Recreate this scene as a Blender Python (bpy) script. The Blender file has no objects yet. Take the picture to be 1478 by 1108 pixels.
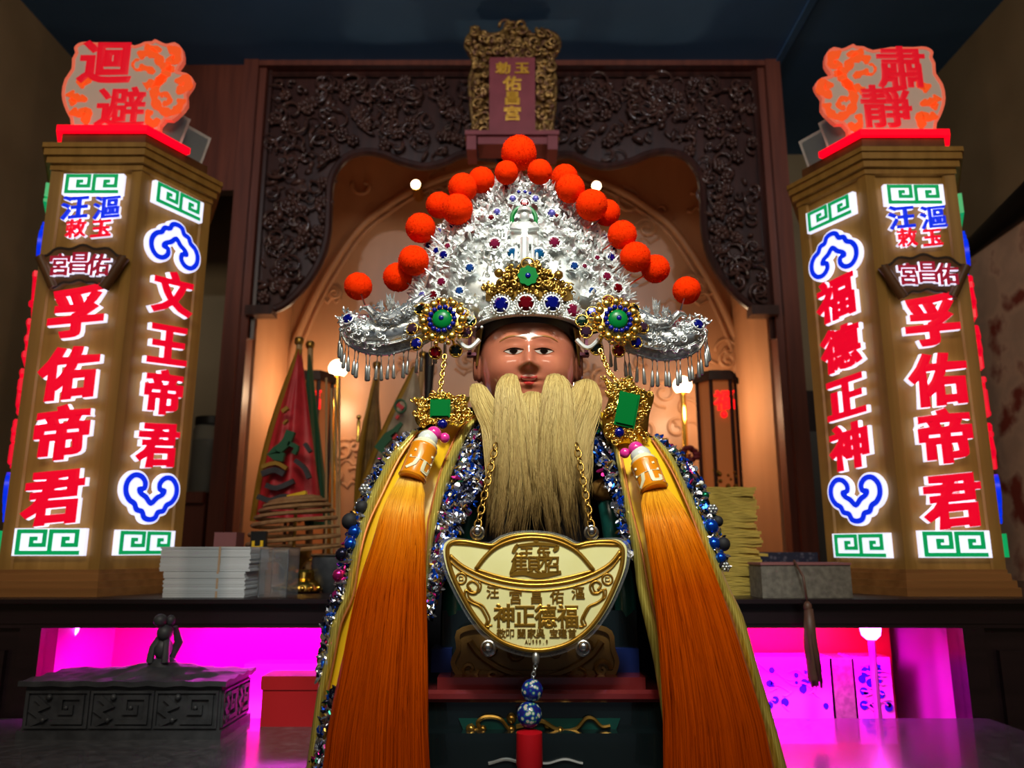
import bpy, math, random
import numpy as np
from mathutils import Vector, Matrix
random.seed(7); np.random.seed(7)
S = bpy.context.scene
COL = S.collection

# ------------------------------------------------------------------ camera, world, lights, exposure
PITCH = math.radians(12.0); CP, SP = math.cos(PITCH), math.sin(PITCH)
FPX = 1110.0; CAMZ = 1.0
cd = bpy.data.cameras.new('camera'); cam = bpy.data.objects.new('camera', cd); COL.objects.link(cam)
cam.location = (0, 0, CAMZ); cam.rotation_euler = (math.pi/2 + PITCH, 0, 0)
cd.sensor_fit = 'HORIZONTAL'; cd.sensor_width = 36.0; cd.lens = FPX/1478*36.0
cd.clip_start = 0.02; cd.clip_end = 50
cd.dof.use_dof = True; cd.dof.focus_distance = 0.69; cd.dof.aperture_fstop = 8.0
S.camera = cam
S.view_settings.view_transform = 'Standard'; S.view_settings.look = 'None'
S.view_settings.exposure = 0.0; S.view_settings.gamma = 1.0; S.view_settings.use_curve_mapping = False

wd = bpy.data.worlds.new('world'); S.world = wd; wd.use_nodes = True
wd.node_tree.nodes['Background'].inputs[0].default_value = (0.55, 0.62, 0.75, 1)
wd.node_tree.nodes['Background'].inputs[1].default_value = 0.10

def lamp(name, kind, loc, energy, color, target=None, **kw):
    l = bpy.data.lights.new(name, kind); l.energy = energy; l.color = color
    for k, v in kw.items(): setattr(l, k, v)
    o = bpy.data.objects.new(name, l); COL.objects.link(o); o.location = loc
    if target is not None:
        o.rotation_euler = (Vector(target)-Vector(loc)).to_track_quat('-Z', 'Y').to_euler()
    return o
# the hall's ceiling downlight over the offering table and a soft added fill
lamp('altar_downlight', 'SPOT', (0.03, 0.02, 1.86), 50, (0.95, 1.0, 0.94), (0.018, 0.70, 1.22), spot_size=math.radians(42), spot_blend=1.0, shadow_soft_size=0.07)
lamp('hall_fill', 'AREA', (0.0, -0.7, 2.35), 20, (1.0, 0.86, 0.66), (0.0, 1.3, 1.15), shape='RECTANGLE', size=1.8, size_y=0.5)  # unseen fill behind the camera, added to lift the lantern wood
for x in (-0.55, 0.55):
    lamp('valance_glint_spot', 'SPOT', (x, 0.75, 2.44), 16, (0.86, 0.92, 1.0), (x*0.8, 2.2, 2.15), spot_size=math.radians(62), spot_blend=0.8, shadow_soft_size=0.018)  # unseen spots added to put crisp glints on the valance carving
# warm lamps in the shrine niche
lamp('niche_lamp_light', 'POINT', (-0.615, 2.42, 1.48), 2.3, (1.0, 0.70, 0.42), shadow_soft_size=0.03)
lamp('niche_lamp_light', 'POINT', (0.565, 2.42, 1.43), 2.6, (1.0, 0.70, 0.42), shadow_soft_size=0.03)
lamp('niche_spot_light', 'POINT', (-0.33, 2.46, 2.10), 0.06, (1.0, 0.72, 0.45), shadow_soft_size=0.015)
lamp('niche_spot_light', 'POINT', (0.28, 2.46, 2.10), 0.06, (1.0, 0.72, 0.45), shadow_soft_size=0.015)
# magenta strip lights under the altar top
for x in (-0.40, 0.34):
    lamp('strip_light', 'AREA', (x, 1.18, 0.884), 3.2, (1.0, 0.0, 0.86), (x, 1.30, 0.70), shape='RECTANGLE', size=0.36, size_y=0.02)

# ------------------------------------------------------------------ helpers
def ray(px, py):
    u = (554-py)/FPX
    return Vector(((px-739)/FPX, CP-u*SP, SP+u*CP))
def W(px, py, Y):
    d = ray(px, py); return Vector((0, 0, CAMZ)) + d*(Y/d.y)
def MPP(py, Y): return Y/ray(739, py).y/FPX
def lin(c):
    return tuple(((x/255)/12.92 if x/255 <= 0.04045 else ((x/255+0.055)/1.055)**2.4) for x in c)

class Fr:                                                          # a flat working frame: origin, right, up, outward
    def __init__(s, o, u, v, n): s.o, s.u, s.v, s.n = Vector(o), Vector(u).normalized(), Vector(v).normalized(), Vector(n).normalized()
    def p(s, a, b, c=0.0): return s.o + s.u*a + s.v*b + s.n*c
    def hit(s, px, py):
        d = ray(px, py); t = (s.o-Vector((0, 0, CAMZ))).dot(s.n)/d.dot(s.n)
        q = Vector((0, 0, CAMZ)) + d*t - s.o
        return q.dot(s.u), q.dot(s.v)
def front(Y, x=0.0, z=0.0): return Fr((x, Y, z), (1, 0, 0), (0, 0, 1), (0, -1, 0))
def px_poly(F, pts): return [F.hit(*p) for p in pts]

def smooth(pts, n=4, closed=False):                                # Catmull-Rom
    P = [np.array(p, float) for p in pts]; out = []; N = len(P)
    for i in range(N if closed else N-1):
        a, b, c, d = (P[(i-1) % N] if closed or i > 0 else P[0]), P[i], P[(i+1) % N], (P[(i+2) % N] if closed or i+2 < N else P[-1])
        for k in range(n):
            t = k/n
            out.append(0.5*((2*b)+(-a+c)*t+(2*a-5*b+4*c-d)*t*t+(-a+3*b-3*c+d)*t**3))
    if not closed: out.append(P[-1])
    return [tuple(p) for p in out]

class MB:
    def __init__(s): s.v, s.f, s.m, s.k = [], [], [], 0
    def add(s, V, Fc):
        b = len(s.v); s.v.extend([tuple(x) for x in V]); s.f.extend([tuple(i+b for i in f) for f in Fc]); s.m.extend([s.k]*len(Fc)); return s
    def box(s, c, d, R=None):
        c = Vector(c); h = [x/2 for x in d]
        V = [Vector((sx*h[0], sy*h[1], sz*h[2])) for sx in (-1, 1) for sy in (-1, 1) for sz in (-1, 1)]
        V = [c+((R@q) if R else q) for q in V]
        return s.add(V, [(0, 1, 3, 2), (4, 6, 7, 5), (0, 4, 5, 1), (2, 3, 7, 6), (0, 2, 6, 4), (1, 5, 7, 3)])
    def span(s, a, b): return s.box([(a[i]+b[i])/2 for i in range(3)], [abs(b[i]-a[i]) for i in range(3)])
    def tube(s, pts, r, n=6, closed=False, flat=None):
        P = [Vector(p) for p in pts]; N = len(P)
        if N < 2: return s
        rs = r if isinstance(r, (list, tuple)) else [r]*N
        V, Fc = [], []; up = Vector((0.13, -0.31, 0.94)); pn = None
        for i in range(N):
            t = (P[(i+1) % N]-P[i-1]) if closed else (P[min(i+1, N-1)]-P[max(i-1, 0)])
            if t.length < 1e-9: t = Vector((0, 0, 1))
            t.normalize()
            if pn is None:
                pn = t.cross(up)
                if pn.length < 1e-3: pn = t.cross(Vector((1, 0, 0)))
            pn = (pn-t*pn.dot(t))
            if pn.length < 1e-6: pn = t.orthogonal()
            pn.normalize(); bn = t.cross(pn)
            for k in range(n):
                a = 2*math.pi*k/n
                V.append(P[i]+(pn*math.cos(a)+bn*math.sin(a))*rs[i])
        for i in range(N if closed else N-1):
            for k in range(n):
                j = (i+1) % N
                Fc.append((i*n+k, i*n+(k+1) % n, j*n+(k+1) % n, j*n+k))
        if not closed: Fc.append(tuple(range(n))[::-1]); Fc.append(tuple((N-1)*n+k for k in range(n)))
        return s.add(V, Fc)
    def prism(s, poly, F, d0, d1):
        n = len(poly)
        V = [F.p(a, b, d0) for a, b in poly]+[F.p(a, b, d1) for a, b in poly]
        return s.add(V, [tuple(range(n))[::-1], tuple(range(n, 2*n))]+[(i, (i+1) % n, n+(i+1) % n, n+i) for i in range(n)])
    def ribbon(s, pts, w, F, d0, d1, closed=False):
        P = [np.array(p[:2], float) for p in pts]; N = len(P); V = []; Fc = []
        for i in range(N):
            a = P[i-1] if (closed or i > 0) else None; c = P[(i+1) % N] if (closed or i < N-1) else None
            t1 = None if a is None else (P[i]-a)/max(np.linalg.norm(P[i]-a), 1e-9)
            t2 = None if c is None else (c-P[i])/max(np.linalg.norm(c-P[i]), 1e-9)
            if t1 is None: t1 = t2
            if t2 is None: t2 = t1
            n1 = np.array((-t1[1], t1[0])); n2 = np.array((-t2[1], t2[0])); nn = n1+n2
            L = np.linalg.norm(nn); nn = n1 if L < 1e-6 else nn/L
            k = 1/max(nn.dot(n1), 0.5); ww = (w[i] if isinstance(w, (list, tuple)) else w)/2*k
            l, r = P[i]+nn*ww, P[i]-nn*ww
            V += [F.p(l[0], l[1], d0), F.p(r[0], r[1], d0), F.p(l[0], l[1], d1), F.p(r[0], r[1], d1)]
        for i in range(N if closed else N-1):
            a, b = 4*i, 4*((i+1) % N)
            Fc += [(a+2, a+3, b+3, b+2), (a, b, b+1, a+1), (a, a+2, b+2, b), (a+1, b+1, b+3, a+3)]
        if not closed: Fc += [(0, 1, 3, 2), (4*N-4, 4*N-2, 4*N-1, 4*N-3)]
        return s.add(V, Fc)
    def ball(s, c, r, seg=12, rings=8, R=None):
        c = Vector(c); r = (r, r, r) if not isinstance(r, (tuple, list)) else r
        V = []; Fc = []
        for i in range(rings+1):
            p = math.pi*i/rings
            for k in range(seg):
                a = 2*math.pi*k/seg; q = Vector((r[0]*math.sin(p)*math.cos(a), r[1]*math.sin(p)*math.sin(a), r[2]*math.cos(p)))
                V.append(c+((R@q) if R else q))
        for i in range(rings):
            for k in range(seg): Fc.append((i*seg+k, (i+1)*seg+k, (i+1)*seg+(k+1) % seg, i*seg+(k+1) % seg))
        return s.add(V, Fc)
    def lathe(s, prof, c, n=24, R=None, sx=1, sy=1):
        c = Vector(c); V = []; Fc = []; m = len(prof)
        for r, z in prof:
            for k in range(n):
                a = 2*math.pi*k/n; q = Vector((r*sx*math.cos(a), r*sy*math.sin(a), z)); V.append(c+((R@q) if R else q))
        for i in range(m-1):
            for k in range(n): Fc.append((i*n+k, i*n+(k+1) % n, (i+1)*n+(k+1) % n, (i+1)*n+k))
        Fc.append(tuple(range(n))[::-1]); Fc.append(tuple((m-1)*n+k for k in range(n)))
        return s.add(V, Fc)
    def torus(s, c, R_, r, F=None, n=16, m=6, sx=1, sy=1):
        F = F or front(0); c = Vector(c)
        pts = [c+F.u*(R_*sx*math.cos(2*math.pi*k/n))+F.v*(R_*sy*math.sin(2*math.pi*k/n)) for k in range(n)]
        return s.tube(pts, r, m, closed=True)
    def grid(s, G, flip=False, thick=0.0, tdir=None):
        n, m = len(G), len(G[0]); V = [Vector(p) for row in G for p in row]; Fc = []
        for i in range(n-1):
            for j in range(m-1):
                q = (i*m+j, i*m+j+1, (i+1)*m+j+1, (i+1)*m+j); Fc.append(q[::-1] if flip else q)
        if thick:
            td = Vector(tdir or (0, 1, 0))*thick; k = len(V); V = V+[q+td for q in V]
            Fc = Fc+[tuple(i+k for i in f)[::-1] for f in Fc]
            per = [i for i in range(m)]+[i*m+m-1 for i in range(1, n)]+[(n-1)*m+j for j in range(m-2, -1, -1)]+[i*m for i in range(n-2, 0, -1)]
            for a, b in zip(per, per[1:]+per[:1]): Fc.append((a, a+k, b+k, b))
        return s.add(V, Fc)
    def text(s, F, ch, a, b, size, d0, d1, bold=0.03, wx=1.0, rise=0.06, mirror=False):
        V, Fc = glyph(ch, bold)
        return s.add([F.p(a+size*wx*x, b+size*(y+rise*x), d0+(d1-d0)*z) for x, y, z in V], Fc)

_g = {}
def glyph(ch, bold):
    k = (ch, bold)
    if k not in _g:
        c = bpy.data.curves.new('glyph', 'FONT'); c.body = ch; c.resolution_u = 2; c.extrude = 0.05; c.bevel_depth = bold; c.bevel_resolution = 0
        o = bpy.data.objects.new('glyph', c); COL.objects.link(o)
        dg = bpy.context.evaluated_depsgraph_get(); dg.update()
        m = bpy.data.meshes.new_from_object(o.evaluated_get(dg))
        V = np.array([v.co[:] for v in m.vertices]); Fc = [tuple(p.vertices) for p in m.polygons]
        lo, hi = V.min(0), V.max(0); bpy.data.objects.remove(o); bpy.data.curves.remove(c); bpy.data.meshes.remove(m)
        if bold and not ch.isascii():                               # trim the long mitres the bevel throws out at sharp corners
            o = None; c = bpy.data.curves.new('glyph', 'FONT'); c.body = ch; c.resolution_u = 2
            o = bpy.data.objects.new('glyph', c); COL.objects.link(o); dg.update(); m0 = bpy.data.meshes.new_from_object(o.evaluated_get(bpy.context.evaluated_depsgraph_get()))
            B = np.array([v.co[:2] for v in m0.vertices]); bpy.data.objects.remove(o); bpy.data.curves.remove(c); bpy.data.meshes.remove(m0)
            D = V[:, None, :2]-B[None]; j = (D**2).sum(2).argmin(1); d = V[:, :2]-B[j]; r = np.hypot(*d.T); kk = np.minimum(1, 1.25*bold/np.maximum(r, 1e-9))
            V[:, :2] = B[j]+d*kk[:, None]*np.array((1.45, 0.85)); lo, hi = V.min(0), V.max(0)
        V[:, 0] -= 0.5*(lo[0]+hi[0]) if ch.isascii() else 0.48
        V[:, 1] -= 0.38
        V[:, 2] = (V[:, 2]-lo[2])/(hi[2]-lo[2])
        _g[k] = (V, Fc)
    return _g[k]

ORG = {}
def obj(name, mb, mats, parent=None, flat=False, angle=40, origin=None):
    me = bpy.data.meshes.new(name)
    og = Vector(origin) if origin is not None else (ORG[parent.name] if parent is not None else Vector((0, 0, 0)))
    V = np.array(mb.v, float)-np.array(og)
    me.from_pydata(V.tolist(), [], mb.f)
    for m in (mats if isinstance(mats, (list, tuple)) else [mats]): me.materials.append(m)
    me.polygons.foreach_set('material_index', mb.m)
    me.polygons.foreach_set('use_smooth', [not flat]*len(mb.f))
    if not flat and angle: me.set_sharp_from_angle(angle=math.radians(angle))
    me.update()
    o = bpy.data.objects.new(name, me); COL.objects.link(o)
    if parent is not None:
        o.parent = parent
        if origin is not None: o.location = og-ORG[parent.name]
    else: o.location = og
    ORG[o.name] = og.copy()
    return o
def tag(o, label=None, cat=None, group=None, kind=None):
    if label: o['label'] = label
    if cat: o['category'] = cat
    if group: o['group'] = group
    if kind: o['kind'] = kind
    return o
def thing(name, loc, label, cat, group=None):
    o = bpy.data.objects.new(name, None); COL.objects.link(o); o.location = loc; o.empty_display_size = 0.02
    ORG[o.name] = Vector(loc); return tag(o, label, cat, group)
def struct(name, mb, m, **kw): return tag(obj(name, mb, m, **kw), kind='structure')
def inst(src_mesh, name, parent, loc, rot=None, scale=1.0):        # a part that shares mesh data
    o = bpy.data.objects.new(name, src_mesh); COL.objects.link(o); o.parent = parent
    o.location = Vector(loc)-ORG[parent.name]
    if rot is not None: o.rotation_euler = rot
    o.scale = (scale,)*3 if not isinstance(scale, (tuple, list)) else scale
    ORG[o.name] = Vector(loc); return o

# ------------------------------------------------------------------ materials
def mat(name, rgb, rough=0.5, metal=0.0, emit=None, es=0.0, **kw):
    m = bpy.data.materials.new(name); m.use_nodes = True; b = m.node_tree.nodes['Principled BSDF']
    c = lin(rgb); b.inputs['Base Color'].default_value = (*c, 1); b.inputs['Roughness'].default_value = rough; b.inputs['Metallic'].default_value = metal
    if emit: b.inputs['Emission Color'].default_value = (*lin(emit), 1); b.inputs['Emission Strength'].default_value = es
    for k, v in kw.items(): b.inputs[k.replace('_', ' ')].default_value = v
    return m
def ramp_mat(m, tex, ramp, scale=None, coord='Object', bump=0.0, stretch=(1, 1, 1), bdist=0.002):
    nt = m.node_tree; N, L = nt.nodes, nt.links; b = N['Principled BSDF']
    tc = N.new('ShaderNodeTexCoord'); mp = N.new('ShaderNodeMapping'); mp.inputs['Scale'].default_value = stretch
    L.new(tc.outputs[coord], mp.inputs['Vector'])
    t = N.new(tex); L.new(mp.outputs[0], t.inputs['Vector'])
    if scale: t.inputs['Scale'].default_value = scale
    if 'Detail' in t.inputs and 'Noise' in tex: t.inputs['Detail'].default_value = 5
    out = t.outputs['Distance'] if 'Distance' in t.outputs else t.outputs[0]
    if ramp:
        cr = N.new('ShaderNodeValToRGB'); e = cr.color_ramp.elements
        while len(e) < len(ramp): e.new(0.5)
        for k, (p, c) in enumerate(ramp): e[k].position = p; e[k].color = (*lin(c), 1)
        L.new(out, cr.inputs[0]); L.new(cr.outputs[0], b.inputs['Base Color'])
    if bump:
        bp = N.new('ShaderNodeBump'); bp.inputs['Strength'].default_value = bump; bp.inputs['Distance'].default_value = bdist
        L.new(out, bp.inputs['Height']); L.new(bp.outputs[0], b.inputs['Normal'])
    return m
def wood(name, c0, c1, rough=0.45, sc=6, stretch=(8, 8, 0.6), **kw):
    return ramp_mat(mat(name, c0, rough, **kw), 'ShaderNodeTexNoise', [(0.3, c0), (0.7, c1)], sc, stretch=stretch, bump=0.08)
def island_mat(name, c0, c1, rough, metal=0.0, zr=None, **kw):      # colour varies strand by strand, optionally along the length (world height)
    m = mat(name, c0, rough, metal, **kw); nt = m.node_tree; N, L = nt.nodes, nt.links; b = N['Principled BSDF']
    g = N.new('ShaderNodeNewGeometry'); cr = N.new('ShaderNodeValToRGB'); e = cr.color_ramp.elements
    e[0].color = (*lin(c0), 1); e[1].color = (*lin(c1), 1)
    L.new(g.outputs['Random Per Island'], cr.inputs[0]); last = cr.outputs[0]
    if zr:
        sx = N.new('ShaderNodeSeparateXYZ'); L.new(g.outputs['Position'], sx.inputs[0])
        mr = N.new('ShaderNodeMapRange'); mr.inputs['From Min'].default_value = zr[0]; mr.inputs['From Max'].default_value = zr[1]
        L.new(sx.outputs['Z'], mr.inputs['Value'])
        c2 = N.new('ShaderNodeValToRGB'); e2 = c2.color_ramp.elements
        while len(e2) < len(zr[2]): e2.new(0.5)
        for k, (p, c) in enumerate(zr[2]): e2[k].position = p; e2[k].color = (*lin(c), 1)
        L.new(mr.outputs[0], c2.inputs[0])
        mx = N.new('ShaderNodeMix'); mx.data_type = 'RGBA'; mx.blend_type = 'MULTIPLY'; mx.inputs[0].default_value = 1.0
        L.new(c2.outputs[0], mx.inputs[6]); L.new(cr.outputs[0], mx.inputs[7]); last = mx.outputs[2]
    L.new(last, b.inputs['Base Color']); return m

M = {}
M['ceil'] = ramp_mat(mat('ceiling_paint', (72, 118, 168), 0.8), 'ShaderNodeTexNoise', [(0.3, (66, 112, 160)), (0.7, (78, 126, 178))], 3)
M['wall'] = ramp_mat(mat('beige_plaster', (150, 132, 100), 0.8), 'ShaderNodeTexNoise', [(0.3, (140, 122, 92)), (0.7, (160, 140, 108))], 4, bump=0.05)
M['floor'] = ramp_mat(mat('floor_tile', (70, 66, 62), 0.4), 'ShaderNodeTexNoise', [(0.3, (60, 56, 52)), (0.7, (80, 76, 70))], 5)
M['darkwood'] = wood('dark_rosewood', (46, 26, 24), (72, 40, 34), 0.32)
M['carve'] = wood('carved_rosewood', (58, 38, 36), (92, 62, 54), 0.16, sc=30, stretch=(1, 1, 1))
M['redwood'] = wood('red_brown_wood', (92, 46, 36), (120, 62, 46), 0.4)
M['niche'] = wood('pale_carved_wood', (180, 128, 90), (206, 152, 112), 0.35, sc=3, stretch=(2, 2, 0.5))
M['lwood'] = wood('honey_lantern_wood', (148, 108, 46), (172, 130, 62), 0.4, sc=5, stretch=(14, 14, 0.5))
M['lwood2'] = wood('brown_moulding_wood', (140, 94, 50), (170, 118, 66), 0.38, sc=5, stretch=(0.6, 14, 14))
M['fan'] = wood('dark_plaque_wood', (84, 52, 26), (110, 72, 38), 0.4)
M['fandark'] = mat('plaque_outline', (44, 26, 14), 0.5)
M['ledw'] = mat('lit_white_acrylic', (240, 240, 250), 0.4, emit=(228, 230, 255), es=1.05)
M['ledr'] = mat('lit_red_acrylic', (210, 0, 30), 0.35, emit=(232, 0, 40), es=0.85)
M['ledg'] = mat('lit_green_acrylic', (0, 130, 70), 0.35, emit=(0, 150, 82), es=0.9)
M['ledb'] = mat('lit_blue_acrylic', (0, 30, 190), 0.35, emit=(0, 45, 225), es=0.9)
M['redfan'] = mat('dark_red_acrylic', (150, 10, 40), 0.35, emit=(160, 20, 50), es=0.6)
M['strip'] = mat('red_led_acrylic', (220, 0, 20), 0.25, emit=(255, 0, 28), es=1.5)
M['frost'] = mat('frosted_acrylic', (205, 195, 180), 0.35, emit=(150, 120, 110), es=0.28)
M['frim'] = mat('acrylic_rim', (250, 140, 110), 0.3, emit=(230, 90, 70), es=0.45)
M['orange'] = mat('orange_print', (240, 90, 30), 0.4, emit=(250, 84, 26), es=0.55)
M['redpr'] = mat('red_print', (200, 10, 30), 0.4, emit=(220, 8, 34), es=0.65)
M['grey'] = ramp_mat(mat('grey_housing', (206, 206, 202), 0.45), 'ShaderNodeTexNoise', [(0.3, (198, 198, 194)), (0.7, (216, 216, 212))], 60)
M['steel'] = mat('steel', (190, 190, 190), 0.25, 1.0)
M['silver'] = ramp_mat(mat('bright_silver', (250, 252, 250), 0.32, 0.62), 'ShaderNodeTexNoise', [(0.3, (236, 242, 240)), (0.7, (255, 255, 252))], 120, bump=0.25, bdist=0.0008)
M['silverw'] = ramp_mat(mat('wing_silver', (236, 240, 240), 0.26, 0.92), 'ShaderNodeTexNoise', [(0.3, (214, 220, 220)), (0.7, (250, 252, 252))], 160, bump=0.5, bdist=0.001)
M['silver2'] = mat('worn_silver', (190, 194, 192), 0.35, 0.9)
M['gold'] = ramp_mat(mat('bright_gold', (248, 204, 96), 0.26, 1.0), 'ShaderNodeTexNoise', [(0.3, (232, 184, 78)), (0.7, (255, 220, 120))], 150, bump=0.3, bdist=0.0006)
M['oldgold'] = mat('old_gold', (170, 132, 60), 0.32, 0.9)
M['green'] = mat('jade_green', (0, 112, 46), 0.3, Specular_IOR_Level=0.25)
M['bluebead'] = mat('blue_bead', (8, 18, 120), 0.18)
for k, c in dict(blue=(4, 14, 128), red=(118, 0, 14), pink=(140, 26, 66), cyan=(14, 96, 150), lilac=(90, 88, 178), lblue=(30, 78, 158), dark=(6, 14, 12), plum=(66, 38, 60), teal=(2, 44, 30)).items():
    M['g_'+k] = mat('gem_'+k, c, 0.10, 0.5, Coat_Weight=0.6, Coat_Roughness=0.03)
M['pom'] = ramp_mat(mat('orange_pompom', (236, 46, 0), 0.95), 'ShaderNodeTexNoise', [(0.3, (222, 34, 0)), (0.7, (244, 56, 0))], 90)
M['pom'].node_tree.nodes['Principled BSDF'].inputs['Specular IOR Level'].default_value = 0.05
M['skin'] = ramp_mat(mat('lacquered_face', (186, 112, 84), 0.2, Coat_Weight=0.7, Coat_Roughness=0.12), 'ShaderNodeTexNoise', [(0.3, (176, 98, 76)), (0.7, (194, 118, 88))], 25)
M['lip'] = mat('painted_lip', (176, 50, 46), 0.25)
M['tooth'] = mat('painted_white', (225, 215, 205), 0.25)
M['eyed'] = mat('painted_eye', (30, 18, 14), 0.15)
M['brow'] = mat('painted_brow', (150, 100, 50), 0.35)
M['hairline'] = mat('dark_hairline', (42, 24, 18), 0.4)
M['capgold'] = mat('gold_hat_band', (150, 116, 50), 0.4, 0.5)
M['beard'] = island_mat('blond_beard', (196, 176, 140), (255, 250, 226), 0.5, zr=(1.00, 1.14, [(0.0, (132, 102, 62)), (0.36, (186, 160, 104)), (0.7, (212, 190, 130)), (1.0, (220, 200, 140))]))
M['satin'] = ramp_mat(mat('yellow_satin', (246, 196, 10), 0.38, Sheen_Weight=0.2), 'ShaderNodeTexNoise', [(0.3, (238, 180, 6)), (0.7, (252, 206, 24))], 9, bump=0.3, bdist=0.004)
M['trim'] = ramp_mat(mat('gold_ribbon', (206, 186, 82), 0.32, 0.45), 'ShaderNodeTexWave', [(0.2, (190, 168, 70)), (0.8, (222, 204, 100))], 160, bump=0.15, bdist=0.0005)
M['cord'] = mat('braided_cord', (196, 120, 70), 0.35, 0.6)
M['tassel'] = island_mat('orange_tassel', (206, 190, 180), (255, 255, 250), 0.28, zr=(0.83, 1.085, [(0.0, (186, 66, 0)), (0.55, (206, 84, 0)), (0.74, (236, 128, 0)), (0.85, (246, 186, 50)), (0.93, (246, 228, 150)), (1.0, (248, 240, 204))]))  # pale upper stops paint the sheen of the tassel tops into the colour
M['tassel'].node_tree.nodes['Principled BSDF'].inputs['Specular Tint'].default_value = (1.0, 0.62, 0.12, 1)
M['amber'] = mat('amber_bead', (232, 140, 16), 0.22, Coat_Weight=0.6)
M['cream'] = mat('cream_thread', (238, 232, 190), 0.5)
M['pearl'] = mat('white_pearl', (226, 230, 222), 0.15, 0.1, Coat_Weight=0.8)
M['pinkp'] = mat('pink_pearl', (226, 50, 150), 0.15, Coat_Weight=0.8)
M['robe'] = ramp_mat(mat('black_robe', (24, 22, 26), 0.55), 'ShaderNodeTexNoise', [(0.35, (16, 14, 18)), (0.7, (36, 32, 38))], 40)
M['sq_s'] = mat('silver_sequin', (210, 214, 224), 0.18, 0.95)
M['sq_b'] = mat('blue_sequin', (20, 84, 220), 0.2, 0.8)
M['sq_p'] = mat('magenta_sequin', (200, 40, 130), 0.22, 0.8)
M['sq_d'] = mat('dark_sequin', (40, 40, 60), 0.2, 0.8)
M['sq_g'] = mat('green_sequin', (20, 120, 80), 0.22, 0.8)
M['blackpom'] = mat('black_pompom', (18, 18, 24), 0.7)
M['medal'] = ramp_mat(mat('satin_gold_leaf', (246, 240, 172), 0.45, 0.2), 'ShaderNodeTexNoise', [(0.3, (242, 236, 162)), (0.7, (250, 246, 182))], 40)
M['medgold'] = mat('raised_gold', (172, 128, 42), 0.3, 0.75)
M['lacq'] = mat('black_green_lacquer', (16, 26, 28), 0.2, Coat_Weight=0.5)
M['lacqg'] = mat('green_lacquer', (18, 66, 58), 0.25)
M['lacqr'] = ramp_mat(mat('red_lacquer', (112, 34, 36), 0.25, Coat_Weight=0.5), 'ShaderNodeTexNoise', [(0.3, (104, 28, 30)), (0.7, (122, 40, 40))], 30)
M['navy'] = mat('navy_paint', (24, 40, 96), 0.3)
M['dimgold'] = wood('dim_gilt_wood', (120, 84, 36), (150, 108, 52), 0.35, sc=20, stretch=(1, 1, 1), metal=0.4)
M['clo'] = ramp_mat(mat('cloisonne', (30, 40, 140), 0.2), 'ShaderNodeTexVoronoi', [(0.0, (200, 90, 90)), (0.25, (220, 220, 220)), (0.42, (30, 130, 90)), (0.55, (28, 40, 150)), (0.8, (24, 30, 110))], 300)
M['redt'] = island_mat('red_tassel', (190, 10, 26), (220, 30, 44), 0.35)
M['stone'] = ramp_mat(mat('polished_dark_stone', (80, 80, 84), 0.24, Coat_Weight=0.3), 'ShaderNodeTexNoise', [(0.35, (66, 66, 70)), (0.6, (84, 84, 88)), (0.8, (112, 112, 114))], 90)
M['altarw'] = wood('black_rosewood', (30, 20, 24), (42, 28, 32), 0.3, stretch=(0.6, 10, 10))
M['inkst'] = ramp_mat(mat('carved_black_stone', (52, 54, 58), 0.5), 'ShaderNodeTexNoise', [(0.3, (44, 46, 50)), (0.7, (66, 68, 72))], 60, bump=0.15)
M['redbox'] = mat('red_card', (186, 18, 26), 0.5)
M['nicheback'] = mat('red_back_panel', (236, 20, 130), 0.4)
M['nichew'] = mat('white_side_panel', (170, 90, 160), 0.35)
M['tube'] = mat('magenta_tube', (255, 200, 250), 0.3, emit=(255, 90, 240), es=14)
M['paper'] = ramp_mat(mat('white_paper', (205, 212, 218), 0.7), 'ShaderNodeTexWave', [(0.3, (186, 196, 204)), (0.7, (216, 222, 228))], 260, stretch=(0.01, 0.01, 1))
M['band'] = mat('rubber_band', (190, 160, 130), 0.6)
M['clear'] = mat('clear_plastic', (235, 240, 245), 0.08, Transmission_Weight=0.92, IOR=1.12, Alpha=1.0)
M['joss'] = ramp_mat(mat('yellow_joss_paper', (196, 168, 70), 0.75), 'ShaderNodeTexNoise', [(0.3, (178, 150, 58)), (0.7, (212, 184, 86))], 30)
M['greybox'] = ramp_mat(mat('grey_linen', (120, 114, 104), 0.85), 'ShaderNodeTexNoise', [(0.35, (104, 98, 90)), (0.7, (134, 128, 116))], 120, bump=0.2)
M['pinkedge'] = mat('pink_board', (150, 96, 96), 0.7)
M['bluecl'] = ramp_mat(mat('dark_patterned_cloth', (50, 52, 78), 0.8), 'ShaderNodeTexVoronoi', [(0.1, (96, 92, 110)), (0.5, (34, 36, 60))], 140)
M['browt'] = island_mat('brown_tassel', (76, 50, 40), (110, 76, 60), 0.5)
M['redflag'] = ramp_mat(mat('red_brocade', (214, 40, 56), 0.5), 'ShaderNodeTexNoise', [(0.35, (190, 30, 46)), (0.65, (226, 56, 66))], 22, bump=0.2)
M['greenfl'] = mat('green_cloth', (20, 96, 60), 0.55)
M['olive'] = ramp_mat(mat('olive_brocade', (120, 92, 40), 0.6), 'ShaderNodeTexNoise', [(0.35, (96, 72, 30)), (0.65, (140, 108, 52))], 30)
M['whitefl'] = ramp_mat(mat('cream_brocade', (190, 176, 150), 0.6), 'ShaderNodeTexNoise', [(0.35, (176, 160, 134)), (0.65, (204, 190, 164))], 30)
M['goldcl'] = mat('gold_braid', (170, 130, 40), 0.45, 0.3)
M['pole'] = wood('pale_pole_wood', (176, 140, 92), (196, 160, 110), 0.5)
M['coil'] = ramp_mat(mat('incense_coil', (150, 112, 70), 0.85), 'ShaderNodeTexNoise', [(0.3, (140, 100, 60)), (0.7, (168, 128, 84))], 80)
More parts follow.
